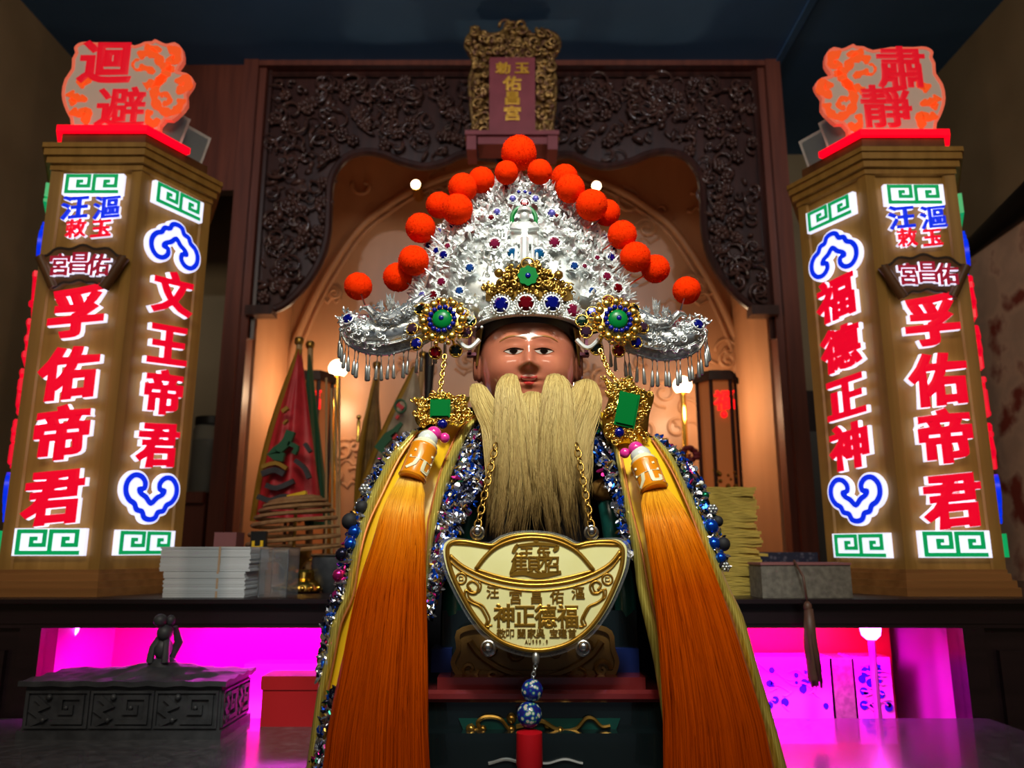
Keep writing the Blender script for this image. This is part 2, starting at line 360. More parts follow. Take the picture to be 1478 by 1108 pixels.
M['yel'] = mat('yellow_label', (240, 196, 20), 0.5)
M['brass'] = mat('polished_brass', (226, 180, 80), 0.18, 1.0)
M['bulb'] = mat('warm_bulb', (255, 240, 220), 0.4, emit=(255, 226, 186), es=9)
M['glass'] = mat('jar_glass', (225, 230, 225), 0.06, Transmission_Weight=0.85, IOR=1.2)
M['jarfill'] = mat('jar_contents', (96, 92, 78), 0.5)
M['black'] = mat('black_metal', (14, 14, 16), 0.4)
M['marble'] = ramp_mat(mat('mottled_pink_stone', (222, 190, 168), 0.6), 'ShaderNodeTexNoise', [(0.42, (206, 178, 156)), (0.54, (226, 196, 172)), (0.64, (150, 66, 54))], 9, bump=0.1)
M['doorg'] = mat('grey_door_paint', (96, 96, 92), 0.5)
M['plaqred'] = ramp_mat(mat('plaque_red', (128, 48, 58), 0.5), 'ShaderNodeTexNoise', [(0.3, (120, 42, 52)), (0.7, (136, 54, 64))], 20)
M['plaqgold'] = mat('plaque_gold_letter', (214, 160, 50), 0.4, 0.3)
M['gilt'] = ramp_mat(mat('dull_gilt', (140, 106, 60), 0.35, 0.6), 'ShaderNodeTexNoise', [(0.35, (92, 54, 44)), (0.6, (170, 132, 72))], 60)
M['ember'] = mat('red_indicator', (255, 20, 20), 0.4, emit=(255, 20, 24), es=1.6)
M['amberglass'] = mat('amber_lantern_pane', (186, 118, 66), 0.3, emit=(200, 100, 48), es=0.22)
M['bluedot'] = mat('blue_print', (40, 20, 200), 0.4)
M['bag'] = mat('clear_wrapped_pack', (250, 110, 235), 0.12, Coat_Weight=1.0)
M['flower'] = mat('dark_red_petal', (120, 30, 40), 0.6)

# ------------------------------------------------------------------ room shell
XW = 1.377; ZC = 2.5
struct('floor', MB().span((-XW, -1.6, -0.1), (XW, 2.9, 0.0)), M['floor'])
struct('ceiling', MB().span((-XW-0.1, -1.6, ZC), (XW+0.1, 2.9, ZC+0.1)), M['ceil'])
struct('wall_left', MB().span((-XW-0.1, -1.6, 0), (-XW, 2.9, ZC)), M['wall'])
struct('wall_right', MB().span((XW, -1.6, 0), (XW+0.1, 2.9, ZC)), M['wall'])
struct('wall_back', MB().span((-XW, 2.75, 0), (XW, 2.9, ZC)), M['wall'])
a, b = W(1200, 0, 1.9), W(1112, 150, 2.55)
struct('trim_1', MB().span((0.83, 0.8, ZC-0.008), (0.85, 2.75, ZC)), M['ceil'])
d = MB(); d.span((0.88, 2.70, 0), (1.36, 2.75, 1.55)); struct('door_1', d, M['altarw'])
d = MB(); d.span((0.97, 2.685, 0.2), (1.12, 2.70, 1.40)); struct('trim_2', d, M['doorg'])

# ------------------------------------------------------------------ shrine with carved valance
YS = 2.2
FS = front(YS)
shrine = thing('shrine_cabinet', (0, 2.4, 0), 'dark rosewood shrine cabinet with carved valance and lit pale niche at the back', 'shrine')
for sx in (-1, 1):
    m = MB(); m.span((sx*0.84, YS-0.05, 0), (sx*0.795, YS+0.05, ZC)); m.span((sx*0.795, YS-0.03, 0), (sx*0.775, YS+0.02, ZC)); obj('post', m, M['redwood'], shrine)
m = MB(); m.span((-0.84, YS-0.045, ZC-0.018), (0.84, YS+0.03, ZC)); obj('lintel', m, M['redwood'], shrine)
m = MB(); m.span((-XW+0.01, YS-0.02, 2.07), (-0.84, YS+0.02, ZC)); obj('side_panel', m, M['redwood'], shrine)
m = MB(); m.span((-XW+0.01, YS-0.05, 0), (-0.85, 2.6, 1.12)); m.span((-XW+0.01, YS-0.07, 1.12), (-0.85, 2.62, 1.15)); obj('side_cupboard', m, M['redwood'], shrine)
mid = 745
half = [(744, 233), (700, 230), (668, 226), (640, 238), (612, 243), (580, 236), (556, 226), (530, 222), (505, 228), (488, 244), (478, 268), (476, 305), (474, 340), (466, 372), (450, 402), (432, 424), (412, 442), (392, 450)]
lo = half+[]
edgeL = px_poly(FS, smooth(half, 4)); cxv = FS.hit(mid, 300)[0]
edgeR = [(2*cxv-a, b) for a, b in edgeL]
edge = edgeL[::-1]+edgeR[1:]
topz = ZC-0.018
m = MB(); m.prism([(-0.776, edge[0][1])]+edge+[(0.776, edge[-1][1]), (0.776, topz), (-0.776, topz)], FS, -0.012, 0.0)
val = obj('valance', m, M['darkwood'], shrine)
m = MB(); m.tube([FS.p(a, b, 0.012) for a, b in edge], 0.013, 8)
for sx in (-1, 1):
    m.tube([FS.p(sx*0.768, 1.6 if sx else 0, 0.01), FS.p(sx*0.768, topz, 0.01)], 0.009, 6)
    m.span((sx*0.78, YS-0.05, edge[0][1]-0.022), (sx*0.70, YS+0.0, edge[0][1]+0.006))
m.tube([FS.p(-0.77, topz-0.01, 0.01), FS.p(0.77, topz-0.01, 0.01)], 0.009, 6)
obj('rim', m, M['darkwood'], val)
ea = np.array(sorted(edge))
def edge_z(a): return float(np.interp(a, ea[:, 0], ea[:, 1]))
m = MB(); rnd = random.Random(3)
def scroll(F, a, b, R, turns, d, r, ph, sgn=1, n=14):
    pts = []
    for k in range(n+1):
        t = k/n; an = ph+sgn*turns*2*math.pi*t; rr = R*(1-0.85*t)
        pts.append(F.p(a+rr*math.cos(an), b+rr*math.sin(an), d+r*0.6*math.sin(t*3)))
    return pts
k = 0
while k < 620:
    a = rnd.uniform(-0.755, 0.755); b = rnd.uniform(1.60, topz-0.03)
    if b < edge_z(a)+0.03: continue
    k += 1; q = rnd.random()
    if q < 0.55:
        R = rnd.uniform(0.015, 0.042); r = rnd.uniform(0.003, 0.007)
        n = 12; m.tube(scroll(FS, a, b, R, rnd.uniform(0.6, 1.5), rnd.uniform(0.004, 0.022), r, rnd.uniform(0, 6.28), rnd.choice((-1, 1)), n), [r*(1-0.5*i/n) for i in range(n+1)], 6)
    elif q < 0.8:
        R = Matrix.Rotation(rnd.uniform(0, 6.28), 3, 'Y'); m.ball(FS.p(a, b, rnd.uniform(0.0, 0.02)), (rnd.uniform(0.01, 0.026), 0.011, rnd.uniform(0.005, 0.011)), 8, 6, R)
    else:
        an = rnd.uniform(0, 6.28)
        for j in range(6):
            c = FS.p(a+0.013*math.cos(an+j*1.047), b+0.013*math.sin(an+j*1.047), 0.015); m.ball(c, (0.008, 0.006, 0.008), 6, 5)
        m.ball(FS.p(a, b, 0.02), 0.007, 6, 5)
obj('carving', m, M['carve'], val, angle=None)
# niche
NB = 2.6; FN = front(NB)
m = MB(); m.span((-0.80, NB, 0.5), (0.80, NB+0.03, ZC)); obj('niche_back', m, M['niche'], shrine)
m = MB(); m.span((-0.80, YS+0.05, 0.5), (-0.775, NB, ZC)); m.span((0.775, YS+0.05, 0.5), (0.80, NB, ZC)); m.span((-0.775, YS+0.05, ZC-0.03), (0.775, NB, ZC-0.01)); obj('niche_lining', m, M['niche'], shrine)
ah = [(416, 620), (420, 520), (436, 470), (468, 405), (515, 335), (560, 298), (605, 272), (680, 245), (745, 236)]
al = px_poly(FN, smooth(ah, 5)); cxn = FN.hit(745, 300)[0]; arch = al+[(2*cxn-a, b) for a, b in al[::-1][1:]]
m = MB(); m.tube([FN.p(a, b, 0.004) for a, b in arch], 0.014, 8); m.tube([FN.p(a*0.97, b-0.02, 0.002) for a, b in arch], 0.007, 6)
k = 0
while k < 90:
    x, y = rnd.uniform(420, 1075), rnd.uniform(250, 720); a, b = FN.hit(x, y); k += 1
    R = rnd.uniform(0.02, 0.06); sg = rnd.choice((-1, 1)); ph = rnd.uniform(0, 6.28)
    m.tube(scroll(FN, a, b, R, rnd.uniform(0.8, 1.8), 0.0, 0.006, ph, sg, 18), 0.0065, 6)
    if rnd.random() < 0.5: m.tube([FN.p(a+R*1.0*t*sg, b-R+0.012*math.sin(t*5), 0.001) for t in np.linspace(-1, 2.4, 10)], 0.005, 5)
obj('relief', m, M['niche'], shrine, angle=None)
for n_, (px, py) in enumerate(((600, 266), (861, 268))):
    c = W(px, py, 2.50); l = thing('spotlight', c+Vector((0, 0.06, 0)), 'small round warm spotlight in the niche arch, left of the tall crown' if n_ == 0 else 'small round warm spotlight in the niche arch, right of the tall crown', 'lamp', 'spotlights in the niche arch')
    R = Matrix.Rotation(math.pi/2, 3, 'X')
    obj('housing', MB().lathe([(0.02, -0.098), (0.02, -0.02), (0.022, -0.006), (0.014, -0.004)], c, 16, R), M['brass'], l); obj('bulb', MB().ball(c, (0.016, 0.009, 0.016), 14, 8), M['bulb'], l)
for n_, (px, py) in enumerate(((488, 532), (985, 556))):
    c = W(px, py, 2.46); l = thing('globe_lamp', (c.x, c.y, 0.93), 'glowing warm globe lamp behind the folded flags on the left of the niche' if n_ == 0 else 'glowing warm globe lamp behind the right wing fringe of the crown', 'lamp', 'globe lamps in the niche')
    obj('globe', MB().ball(c, 0.030, 20, 14), M['bulb'], l)
    obj('stand', MB().lathe([(0.05, 0), (0.05, 0.012), (0.012, 0.03), (0.009, c.z-0.96), (0.02, c.z-0.955)], (c.x, c.y, 0.93), 14), M['brass'], l)

# plaque over the valance
YP = 1.94; FPq = front(YP)
plq = thing('temple_plaque', W(740, 205, YP), 'carved gilt frame plaque with red board and gold characters above the valance', 'plaque')
def rect(F, x0, y0, x1, y1):
    a0, b0 = F.hit(x0, y1); a1, b1 = F.hit(x1, y0); return a0, b0, a1, b1
a0, b0, a1, b1 = rect(FPq, 706, 84, 772, 197)
m = MB(); m.span((a0, YP-0.004, b0), (a1, YP+0.04, b1)); bd = obj('board', m, M['plaqred'], plq)
m = MB(); c_ = W(738, 150, YP); m.span((c_.x-0.02, YP+0.05, c_.z-0.02), (c_.x+0.02, 2.188, c_.z+0.02)); m.span((c_.x-0.05, 2.178, c_.z-0.05), (c_.x+0.05, 2.188, c_.z+0.05)); obj('wall_bracket', m, M['darkwood'], plq)
m = MB()
out = [(672, 60), (676, 46), (690, 40), (706, 44), (722, 42), (732, 32), (741, 26), (752, 33), (760, 42), (776, 44), (792, 40), (804, 46), (808, 60), (800, 74), (796, 90), (802, 110), (800, 150), (796, 180), (798, 200), (680, 200), (684, 180), (680, 150), (678, 110), (684, 90), (680, 74)]
po = px_poly(FPq, smooth(out, 3, True)); m.prism(po, FPq, -0.05, -0.02); fr = obj('frame', m, M['gilt'], plq)
m = MB(); m.tube([FPq.p(a, b, -0.02) for a, b in po], 0.007, 6, closed=True)
k = 0
while k < 190:
    x, y = rnd.uniform(676, 804), rnd.uniform(30, 198)
    if 702 < x < 776 and y > 80: continue
    if (y < 44 and abs(x-741) > 16) or (75 < y and (x < 686 or x > 796)): continue
    k += 1; a, b = FPq.hit(x, y); r = rnd.uniform(0.003, 0.006)
    m.tube(scroll(FPq, a, b, rnd.uniform(0.008, 0.022), rnd.uniform(0.6, 1.4), rnd.uniform(-0.018, 0.0), r, rnd.uniform(0, 6.28), rnd.choice((-1, 1)), 10), r, 5)
obj('scrollwork', m, M['gilt'], fr, angle=None)
m = MB(); a0, b0, a1, b1 = rect(FPq, 672, 196, 806, 202); m.span((a0, YP-0.03, b0), (a1, YP+0.06, b1))
a0, b0, a1, b1 = rect(FPq, 690, 202, 790, 213); m.span((a0, YP-0.02, b0), (a1, YP+0.06, b1))
for x in (674, 790):
    a0, b0, a1, b1 = rect(FPq, x, 200, x+14, 222); m.span((a0, YP-0.025, b0), (a1, YP+0.06, b1))
obj('foot_stand', m, M['plaqred'], plq)
for ch, x, y, s in (('勅', 726, 100, 0.038), ('玉', 753, 100, 0.038), ('佑', 739, 122, 0.046), ('昌', 739, 143, 0.044), ('宮', 739, 165, 0.046)):
    a, b = FPq.hit(x, y); obj('character', MB().text(FPq, ch, a, b, s, 0.004, 0.008, 0.035, 1.1, 0.0), M['plaqgold'], bd)

# ------------------------------------------------------------------ altar table with magenta-lit hollow
ZA = 0.93
alt = thing('altar_table', (0, 1.5, 0), 'long black rosewood altar table with magenta lit hollow behind the statue', 'table')
m = MB(); m.span((-1.10, 1.12, ZA-0.034), (1.10, 2.14, ZA)); m.span((-1.12, 1.105, ZA-0.006), (1.12, 1.13, ZA)); m.span((-1.08, 1.122, ZA-0.04), (1.08, 1.14, ZA-0.03)); obj('table_top', m, M['altarw'], alt)
for x0, x1 in ((-1.08, -0.655), (0.627, 1.08)):
    m = MB(); m.span((x0, 1.13, 0), (x1, 1.16, ZA-0.034)); q = x1 if x0 < 0 else x0; sg = -1 if x0 < 0 else 1
    m.span((q, 1.118, 0), (q+sg*0.03, 1.135, ZA-0.04)); m.span((q+sg*0.05, 1.122, 0.1), (q+sg*0.4, 1.132, 0.86)); obj('front_panel', m, M['altarw'], alt)
m = MB(); m.span((-0.67, 1.34, 0.5), (0.64, 1.36, ZA-0.034)); obj('back_panel', m, M['nicheback'], alt)
for x in (-0.668, 0.635):
    m = MB(); m.span((x-0.006, 1.16, 0.5), (x+0.006, 1.34, ZA-0.034)); obj('side_panel', m, M['nichew'], alt)
m = MB(); m.span((-0.67, 1.14, 0.62), (0.64, 1.34, 0.64)); obj('shelf', m, M['nichew'], alt)
for x in (-0.40, 0.36):
    m = MB(); m.tube([(x-0.2, 1.20, 0.890), (x+0.2, 1.20, 0.890)], 0.005, 8); t_ = obj('light_tube', m, M['tube'], alt)
    obj('tube_clip', MB().span((x-0.21, 1.19, 0.886), (x-0.2, 1.21, 0.897)).span((x+0.2, 1.19, 0.886), (x+0.21, 1.21, 0.897)), M['nichew'], t_)
m = MB(); c = W(99, 905, 1.22); m.torus(c, 0.014, 0.003); obj('lamp_ring', m, M['tube'], alt)
# packs inside the hollow (right), red box and cloth behind
def inside(name, x0, y0, x1, y1, Y, D, mm, label, cat, extra=None):
    F = front(Y); a0, b0, a1, b1 = rect(F, x0, y0, x1, y1); b0 = 0.64
    t = thing(name, ((a0+a1)/2, Y+D/2, b0), label, cat)
    m = MB(); m.span((a0, Y, b0), (a1, Y+D, b1)); bo = obj('body', m, mm, t)
    if extra: extra(t, F, a0, b0, a1, b1)
    return t
def dots(t, F, a0, b0, a1, b1):
    r2 = random.Random(int(a0*1000))
    for i in range(15):
        a, b = r2.uniform(a0+0.008, a1-0.008), r2.uniform(max(b0, 0.76), b1-0.012); r = r2.uniform(0.003, 0.007)
        obj('blue_spot', MB().lathe([(r, 0.0), (r, 0.0012)], F.p(a, b, 0.0), 12, Matrix.Rotation(math.pi/2, 3, 'X')), M['bluedot'], t)
    m = MB()
    for i in range(16):
        a, b = r2.uniform(a0+0.006, a1-0.02), r2.uniform(0.76, b1-0.008); L = r2.uniform(0.008, 0.03)
        m.tube([F.p(min(a+L*q, a1), b+0.004*math.sin(q*3+i)-0.3*L*q*(i % 2), 0.001) for q in np.linspace(0, 1, 5)], 0.0011, 5)
    obj('plastic_fold', m, M['bag'], t)
inside('wrapped_pack', 1078, 948, 1200, 1030, 1.24, 0.05, M['bag'], 'clear wrapped pack with blue spots lying wide in the magenta hollow', 'pack', dots)
inside('wrapped_pack', 1236, 948, 1284, 1030, 1.24, 0.05, M['bag'], 'narrow clear wrapped pack behind the thin pole in the magenta hollow', 'pack', dots)
inside('upright_book', 1203, 950, 1232, 1030, 1.24, 0.07, M['greybox'], 'dark purple lit upright book between the two wrapped packs', 'book')
inside('red_carton', 1070, 898, 1282, 950, 1.30, 0.035, M['redbox'], 'long red carton behind the wrapped packs in the lit hollow', 'box')
inside('white_cloth_pack', 350, 958, 470, 1000, 1.26, 0.05, M['bag'], 'pale wrapped pack behind the red box in the lit hollow', 'pack')
m = MB(); c = W(1256, 905, 1.20); m.tube([(c.x, 1.20, 0.64), (c.x, 1.20, 0.868)], 0.005, 8); tl_ = thing('pole_lamp', (c.x, 1.2, 0.64), 'thin pale pole lamp standing in the right part of the lit hollow', 'lamp'); obj('pole', m, M['nichew'], tl_); obj('bulb', MB().lathe([(0.007, 0), (0.013, 0.006), (0.015, 0.016), (0.010, 0.024)], (c.x, 1.20, 0.866), 16), M['tube'], tl_)

# ------------------------------------------------------------------ offering table
ZT = 0.774
tb = thing('offering_table', (0, 0.7, 0), 'offering table with polished dark stone top under the statue', 'table')
m = MB(); m.span((-0.72, 0.30, ZT-0.035), (0.645, 1.112, ZT)); obj('table_top', m, M['stone'], tb)
m = MB(); m.span((-0.69, 0.34, 0.60), (0.62, 1.09, ZT-0.035)); obj('apron', m, M['altarw'], tb)
for x in (-0.66, 0.59):
    for y in (0.37, 1.06):
        obj('leg', MB().span((x-0.03, y-0.03, 0), (x+0.03, y+0.03, 0.6)), M['altarw'], tb)

# carved black box
bx = thing('carved_box', (-0.47, 1.05, ZT), 'black carved stone box with lion knob on the left of the stone table', 'box')
FB = front(0.992); A0, A1 = -0.597, -0.35; YB0, YB1 = 0.992, 1.10; ZB = ZT+0.060
m = MB(); m.span((A0+0.004, YB0+0.004, ZT), (A1-0.004, YB1-0.004, ZB)); m.span((A0, YB0, ZT), (A1, YB1, ZT+0.010)); bb = obj('body', m, M['inkst'], bx)
FBR = Fr((A1-0.004, 0, 0), (0, 1, 0), (0, 0, 1), (1, 0, 0)); FBF = front(YB0+0.004)
m = MB()
def keyrow(m, F, x0, x1, n, z0, z1):
    w = (x1-x0)/n; h = z1-z0
    for i in range(n):
        o = x0+i*w; P = lambda s_, t_: (o+w*s_, z0+h*t_)
        m.ribbon([P(0.03, 0.0), P(0.97, 0.0), P(0.97, 1.0), P(0.03, 1.0)], 0.0028, F, -0.001, 0.003, True)
        m.ribbon([P(0.42, 0.15), P(0.88, 0.15), P(0.88, 0.85), P(0.55, 0.85), P(0.55, 0.42), P(0.72, 0.42), P(0.72, 0.62)], 0.005, F, -0.001, 0.0035)
        m.ribbon([P(0.12, 0.1), P(0.3, 0.25), P(0.14, 0.45), P(0.32, 0.6), P(0.16, 0.85)], 0.006, F, -0.001, 0.004)
        m.ball(F.p(*P(0.36, 0.85), 0.002), 0.004, 8, 6); m.ball(F.p(*P(0.64, 0.55), 0.002), 0.003, 8, 6); m.ball(F.p(*P(0.3, 0.2), 0.002), 0.0035, 8, 6)
keyrow(m, FBF, A0+0.006, A1-0.006, 3, ZT+0.014, ZB-0.006); keyrow(m, FBR, YB0+0.006, YB1-0.006, 2, ZT+0.014, ZB-0.006)
obj('key_pattern', m, M['inkst'], bb)
m = MB(); cx, cy = (A0+A1)/2+0.02, 1.05
for i, (e, z) in enumerate(((0.0, ZB), (0.0, ZB+0.006))): pass
G = []
for i in range(25):
    row = []
    for j in range(17):
        x = A0-0.003+(A1-A0+0.006)*i/24; y = YB0-0.003+(YB1-YB0+0.006)*j/16
        r = math.hypot((x-cx)/0.11, (y-cy)/0.055); z = ZB+0.007+0.016*max(0, 1-r)**1.2+0.002*math.sin(x*160)*math.sin(y*190)*max(0, min(1, 2-r))
        row.append((x, y, z))
    G.append(row)
m.grid(G, thick=0.006, tdir=(0, 0, -1)); ld = obj('lid', m, M['inkst'], bx)
m = MB(); kz = ZB+0.02
m.lathe([(0.018, 0), (0.017, 0.006), (0.012, 0.010)], (cx, cy, kz-0.004), 14)
m.ball((cx, cy, kz+0.018), (0.011, 0.014, 0.015), 12, 8); m.ball((cx+0.003, cy-0.006, kz+0.038), (0.010, 0.011, 0.010), 12, 8)
m.ball((cx-0.002, cy-0.012, kz+0.054), (0.0085, 0.009, 0.008), 12, 8); m.ball((cx+0.008, cy-0.004, kz+0.053), (0.006, 0.006, 0.007), 10, 6)
for dx in (-0.010, 0.010): m.tube([(cx+dx, cy-0.014, kz+0.002), (cx+dx*0.9, cy-0.012, kz+0.02), (cx+dx*0.5, cy-0.004, kz+0.03)], [0.005, 0.004, 0.005], 8)
m.tube([(cx+0.006, cy+0.012, kz+0.004), (cx+0.012, cy+0.018, kz+0.024), (cx+0.008, cy+0.012, kz+0.044)], [0.005, 0.006, 0.003], 8)
obj('lion_knob', m, M['inkst'], ld)
m = MB(); m.span((-0.325, 1.062, ZT), (-0.215, 1.108, ZT+0.060)); m.span((-0.327, 1.060, ZT+0.045), (-0.213, 1.110, ZT+0.062)); tag(obj('red_box', m, M['redbox'], origin=(-0.27, 1.085, ZT)), 'plain red cardboard box beside the black carved box', 'box')

# ------------------------------------------------------------------ lantern pillars
HF, HO, HD = 0.0735, 0.1375, 0.125
def hexa(cx, cy, e=0.0):
    k = 1+e/HD
    return [(cx-HF*k, cy-HD*k), (cx+HF*k, cy-HD*k), (cx+HO*k, cy), (cx+HF*k, cy+HD*k), (cx-HF*k, cy+HD*k), (cx-HO*k, cy)]
FT = Fr((0, 0, 0), (1, 0, 0), (0, 1, 0), (0, 0, 1))
def char(t, F, ch, a, b, s, face, bold=0.04, wx=1.0, th=0.013, rise=0.10, cap=0.0025):
    o = obj('lit_character', MB().text(F, ch, a, b, s, 0.0005, th, bold+0.010, wx, rise), M['ledw'], t)
    obj('colour_face', MB().text(F, ch, a, b, s, th-0.0005, th+cap, bold, wx, rise), face, o)
D = dict(w=0.0085, c=0.0022)                                           # depth of the white plate and of the colour on it
def meander(t, F, a, b, w, h):
    m = MB(); m.prism([(a-w/2, b-h/2), (a+w/2, b-h/2), (a+w/2, b+h/2), (a-w/2, b+h/2)], F, 0.0005, D['w']+0.0005); o = obj('meander_plate', m, M['ledw'], t)
    m = MB(); th = h*0.15; W2, H2 = w*0.9/2, h*0.78
    for i in range(2):
        x0 = a-w*0.45+i*W2; y0 = b-H2/2; P = lambda p, q: (x0+W2*p, y0+H2*q)
        m.ribbon([P(0.05, -0.07), P(0.05, 1.0), P(0.86, 1.0), P(0.86, 0.36), P(0.46, 0.36), P(0.46, 0.66), P(0.64, 0.66)], th, F, D['w'], D['w']+D['c'])
        m.ribbon([P(0.0, 0.0), P(1.08 if i == 0 else 0.98, 0.0)] if i == 1 else [P(0.0, 0.0), P(1.08, 0.0)], th, F, D['w'], D['w']+D['c']+0.0001)
    obj('green_key', m, M['ledg'], o)
def cloud(t, F, a, b, s, flip=False):
    R_ = [(0, -0.80), (0.20, -0.74), (0.30, -0.56), (0.50, -0.50), (0.60, -0.32), (0.80, -0.20), (0.94, 0.04), (0.92, 0.34), (0.72, 0.56), (0.46, 0.56), (0.28, 0.38), (0.30, 0.18), (0.46, 0.14), (0.40, 0.02), (0.2, -0.10)]
    L_ = [(-x, y) for x, y in R_[1:]][::-1]
    path = smooth(R_+[(0, -0.28)]+L_, 4, True); sg = -1 if flip else 1
    path = [(a+x*s/2, b+sg*(y+0.1)*s/2) for x, y in path]
    m = MB(); c0 = np.array((a, b)); m.ribbon(path, s*0.15, F, 0.0005, D['w']+0.0005, True)
    m.prism(path, F, 0.0006, D['w']); o = obj('cloud_plate', m, M['ledw'], t)
    m = MB(); m.ribbon(path, s*0.085, F, D['w'], D['w']+D['c'], True); obj('blue_cloud', m, M['ledb'], o)
def fan_plaque(t, F, a, b, w):
    R0, R1, ang = w*0.62, w*1.06, 0.50
    oc = (a, b-R0-0.22*w)
    top = [(oc[0]+R1*math.sin(x)*(1+0.03*math.cos(x*22)), oc[1]+R1*math.cos(x)*(1+0.02*math.cos(x*22))) for x in np.linspace(-ang, ang, 25)]
    bot = [(oc[0]+R0*math.sin(x), oc[1]+R0*math.cos(x)*(1+0.02*math.cos(x*20))) for x in np.linspace(ang, -ang, 21)]
    m = MB(); m.prism(top+bot, F, 0.0005, 0.014)
    for sg in (-1, 1):
        p0 = (oc[0]+sg*R0*math.sin(ang)*0.98, oc[1]+R0*math.cos(ang)*0.98); p1 = (oc[0]+sg*R1*math.sin(ang), oc[1]+R1*math.cos(ang))
        m.tube([F.p(*p0, 0.012), F.p(*p1, 0.012)], w*0.062, 10)
    o = obj('fan_plaque', m, M['fan'], t)
    m = MB(); m.ribbon(top+bot, 0.0035, F, 0.013, 0.0152, True); obj('plaque_outline', m, M['fandark'], o)
    for i, ch in enumerate('宮昌佑'):
        x = (i-1)*w*0.235; y = oc[1]+(R0+R1)/2*math.cos((i-1)*0.27)
        m = MB(); m.text(F, ch, a+x, y, w*0.29, 0.014, 0.020, 0.045, 0.95, 0.0); m.k = 1; m.text(F, ch, a+x, y, w*0.29, 0.0198, 0.0212, 0.022, 0.95, 0.0); obj('plaque_character', m, [M['ledw'], M['redfan']], o)

def lantern(cx, cy, side, rows_f, rows_o, chars_o, label):
    t = thing('lantern_pillar', (cx, cy, ZA), label, 'lantern', 'hexagonal lantern pillars on the altar')
    zt = 1.637
    m = MB(); m.prism(hexa(cx, cy, -0.004), FT, ZA+0.03, zt-0.02); obj('body', m, M['lwood'], t)
    hv = hexa(cx, cy)
    for i, (x, y) in enumerate(hv):
        vx, vy = Vector((x-cx, y-cy)), None
        m = MB(); a_, b_ = Vector(hv[i-1]), Vector(hv[(i+1) % 6]); p = Vector((x, y)); q = Vector((cx, cy))
        e1, e2 = (a_-p).normalized()*0.016, (b_-p).normalized()*0.016; ou = (p-q).normalized()*0.003; inn = (q-p).normalized()*0.012
        poly = [p+e1+inn*0.3, p+e1+ou*0.3, p+ou, p+e2+ou*0.3, p+e2+inn*0.3, p+inn]
        m.prism([tuple(s_) for s_ in poly], FT, ZA+0.03, zt-0.02); obj('corner_post', m, M['lwood'], t)
    m = MB()
    for e, z0, z1 in ((0.018, 0, 0.012), (0.014, 0.012, 0.022), (0.008, 0.022, 0.032), (0.004, 0.032, 0.038)): m.prism(hexa(cx, cy, e), FT, ZA+z0, ZA+z1)
    obj('base_moulding', m, M['lwood2'], t)
    m = MB()
    for e, z0, z1 in ((0.005, -0.028, -0.018), (0.011, -0.018, -0.006), (0.016, -0.006, 0.006), (0.019, 0.006, 0.014)): m.prism(hexa(cx, cy, e), FT, zt+z0, zt+z1)
    obj('cap_moulding', m, M['lwood'], t)
    hr = hexa(cx, cy, -0.014); m = MB(); m.ribbon([hr[5], hr[0], hr[1], hr[2]], 0.016, FT, zt+0.014, zt+0.044); obj('riser', m, M['fan'], t)
    Ff = Fr((cx, cy-HD, 0), (1, 0, 0), (0, 0, 1), (0, -1, 0))
    def oblique(sg):
        A, B = Vector((cx+sg*HF, cy-HD, 0)), Vector((cx+sg*HO, cy, 0)); u = (B-A).normalized()*sg
        if sg < 0: u = (A-B).normalized()
        else: u = (B-A).normalized()
        n = Vector((u.y, -u.x, 0)); return Fr((A+B)/2, u, (0, 0, 1), n)
    D.update(w=0.0085, c=0.0022); ys = rows_f
    bb_ = lambda F, k, ys: F.hit(*ys[k])[1]
    meander(t, Ff, 0, bb_(Ff, 0, ys), 0.098, 0.036)
    b = bb_(Ff, 1, ys); char(t, Ff, '汪', -0.026, b, 0.044, M['ledb'], 0.03, 1.0, 0.007); char(t, Ff, '漚', 0.026, b, 0.044, M['ledb'], 0.022, 1.0, 0.007)
    b = bb_(Ff, 2, ys); char(t, Ff, '敕', -0.020, b, 0.033, M['ledr'], 0.025, 1.0, 0.007); char(t, Ff, '玉', 0.021, b, 0.033, M['ledr'], 0.035, 1.0, 0.007)
    fan_plaque(t, Ff, 0.0, bb_(Ff, 3, ys), 0.132)
    for k, ch in enumerate('孚佑帝君'): char(t, Ff, ch, 0.0, bb_(Ff, 4+k, ys), 0.086, M['ledr'], 0.042, 1.02)
    meander(t, Ff, 0, bb_(Ff, 8, ys), 0.106, 0.040)
    Fo = oblique(side); ys = rows_o
    zs = [bb_(Fo, k, ys) for k in range(8)]
    for F in (Fo, oblique(-side)):
        D.update(dict(w=0.0085, c=0.0022) if F is Fo else dict(w=0.002, c=0.009))
        meander(t, F, 0, zs[0], 0.100, 0.038); cloud(t, F, 0, zs[1], 0.098, True)
        for k, ch in enumerate(chars_o): char(t, F, ch, 0, zs[2+k], 0.076, M['ledr'], 0.04, 1.0, *((0.013,) if F is Fo else (0.003, 0.10, 0.010)))
        cloud(t, F, 0, zs[6], 0.098, False); meander(t, F, 0, zs[7], 0.104, 0.038)
    return t
LF = [(140, 269), (135, 302), (135, 332), (127, 385), (115, 453), (110, 541), (97, 626), (86, 717), (75, 782)]
LO = [(252, 292), (245, 352), (236, 423), (230, 497), (222, 566), (215, 641), (210, 718), (202, 783)]
RF = [(1321, 284), (1321, 316), (1331, 345), (1338, 398), (1342, 465), (1352, 550), (1362, 631), (1375, 722), (1380, 785)]
RO = [(1213, 304), (1218, 362), (1226, 428), (1232, 501), (1240, 571), (1245, 643), (1252, 720), (1258, 787)]
LX, LY, RX, RY = -0.686, 1.297, 0.664, 1.31
lantern(LX, LY, 1, LF, LO, '文王帝君', 'glowing hexagonal wooden lantern pillar on the left end of the altar')
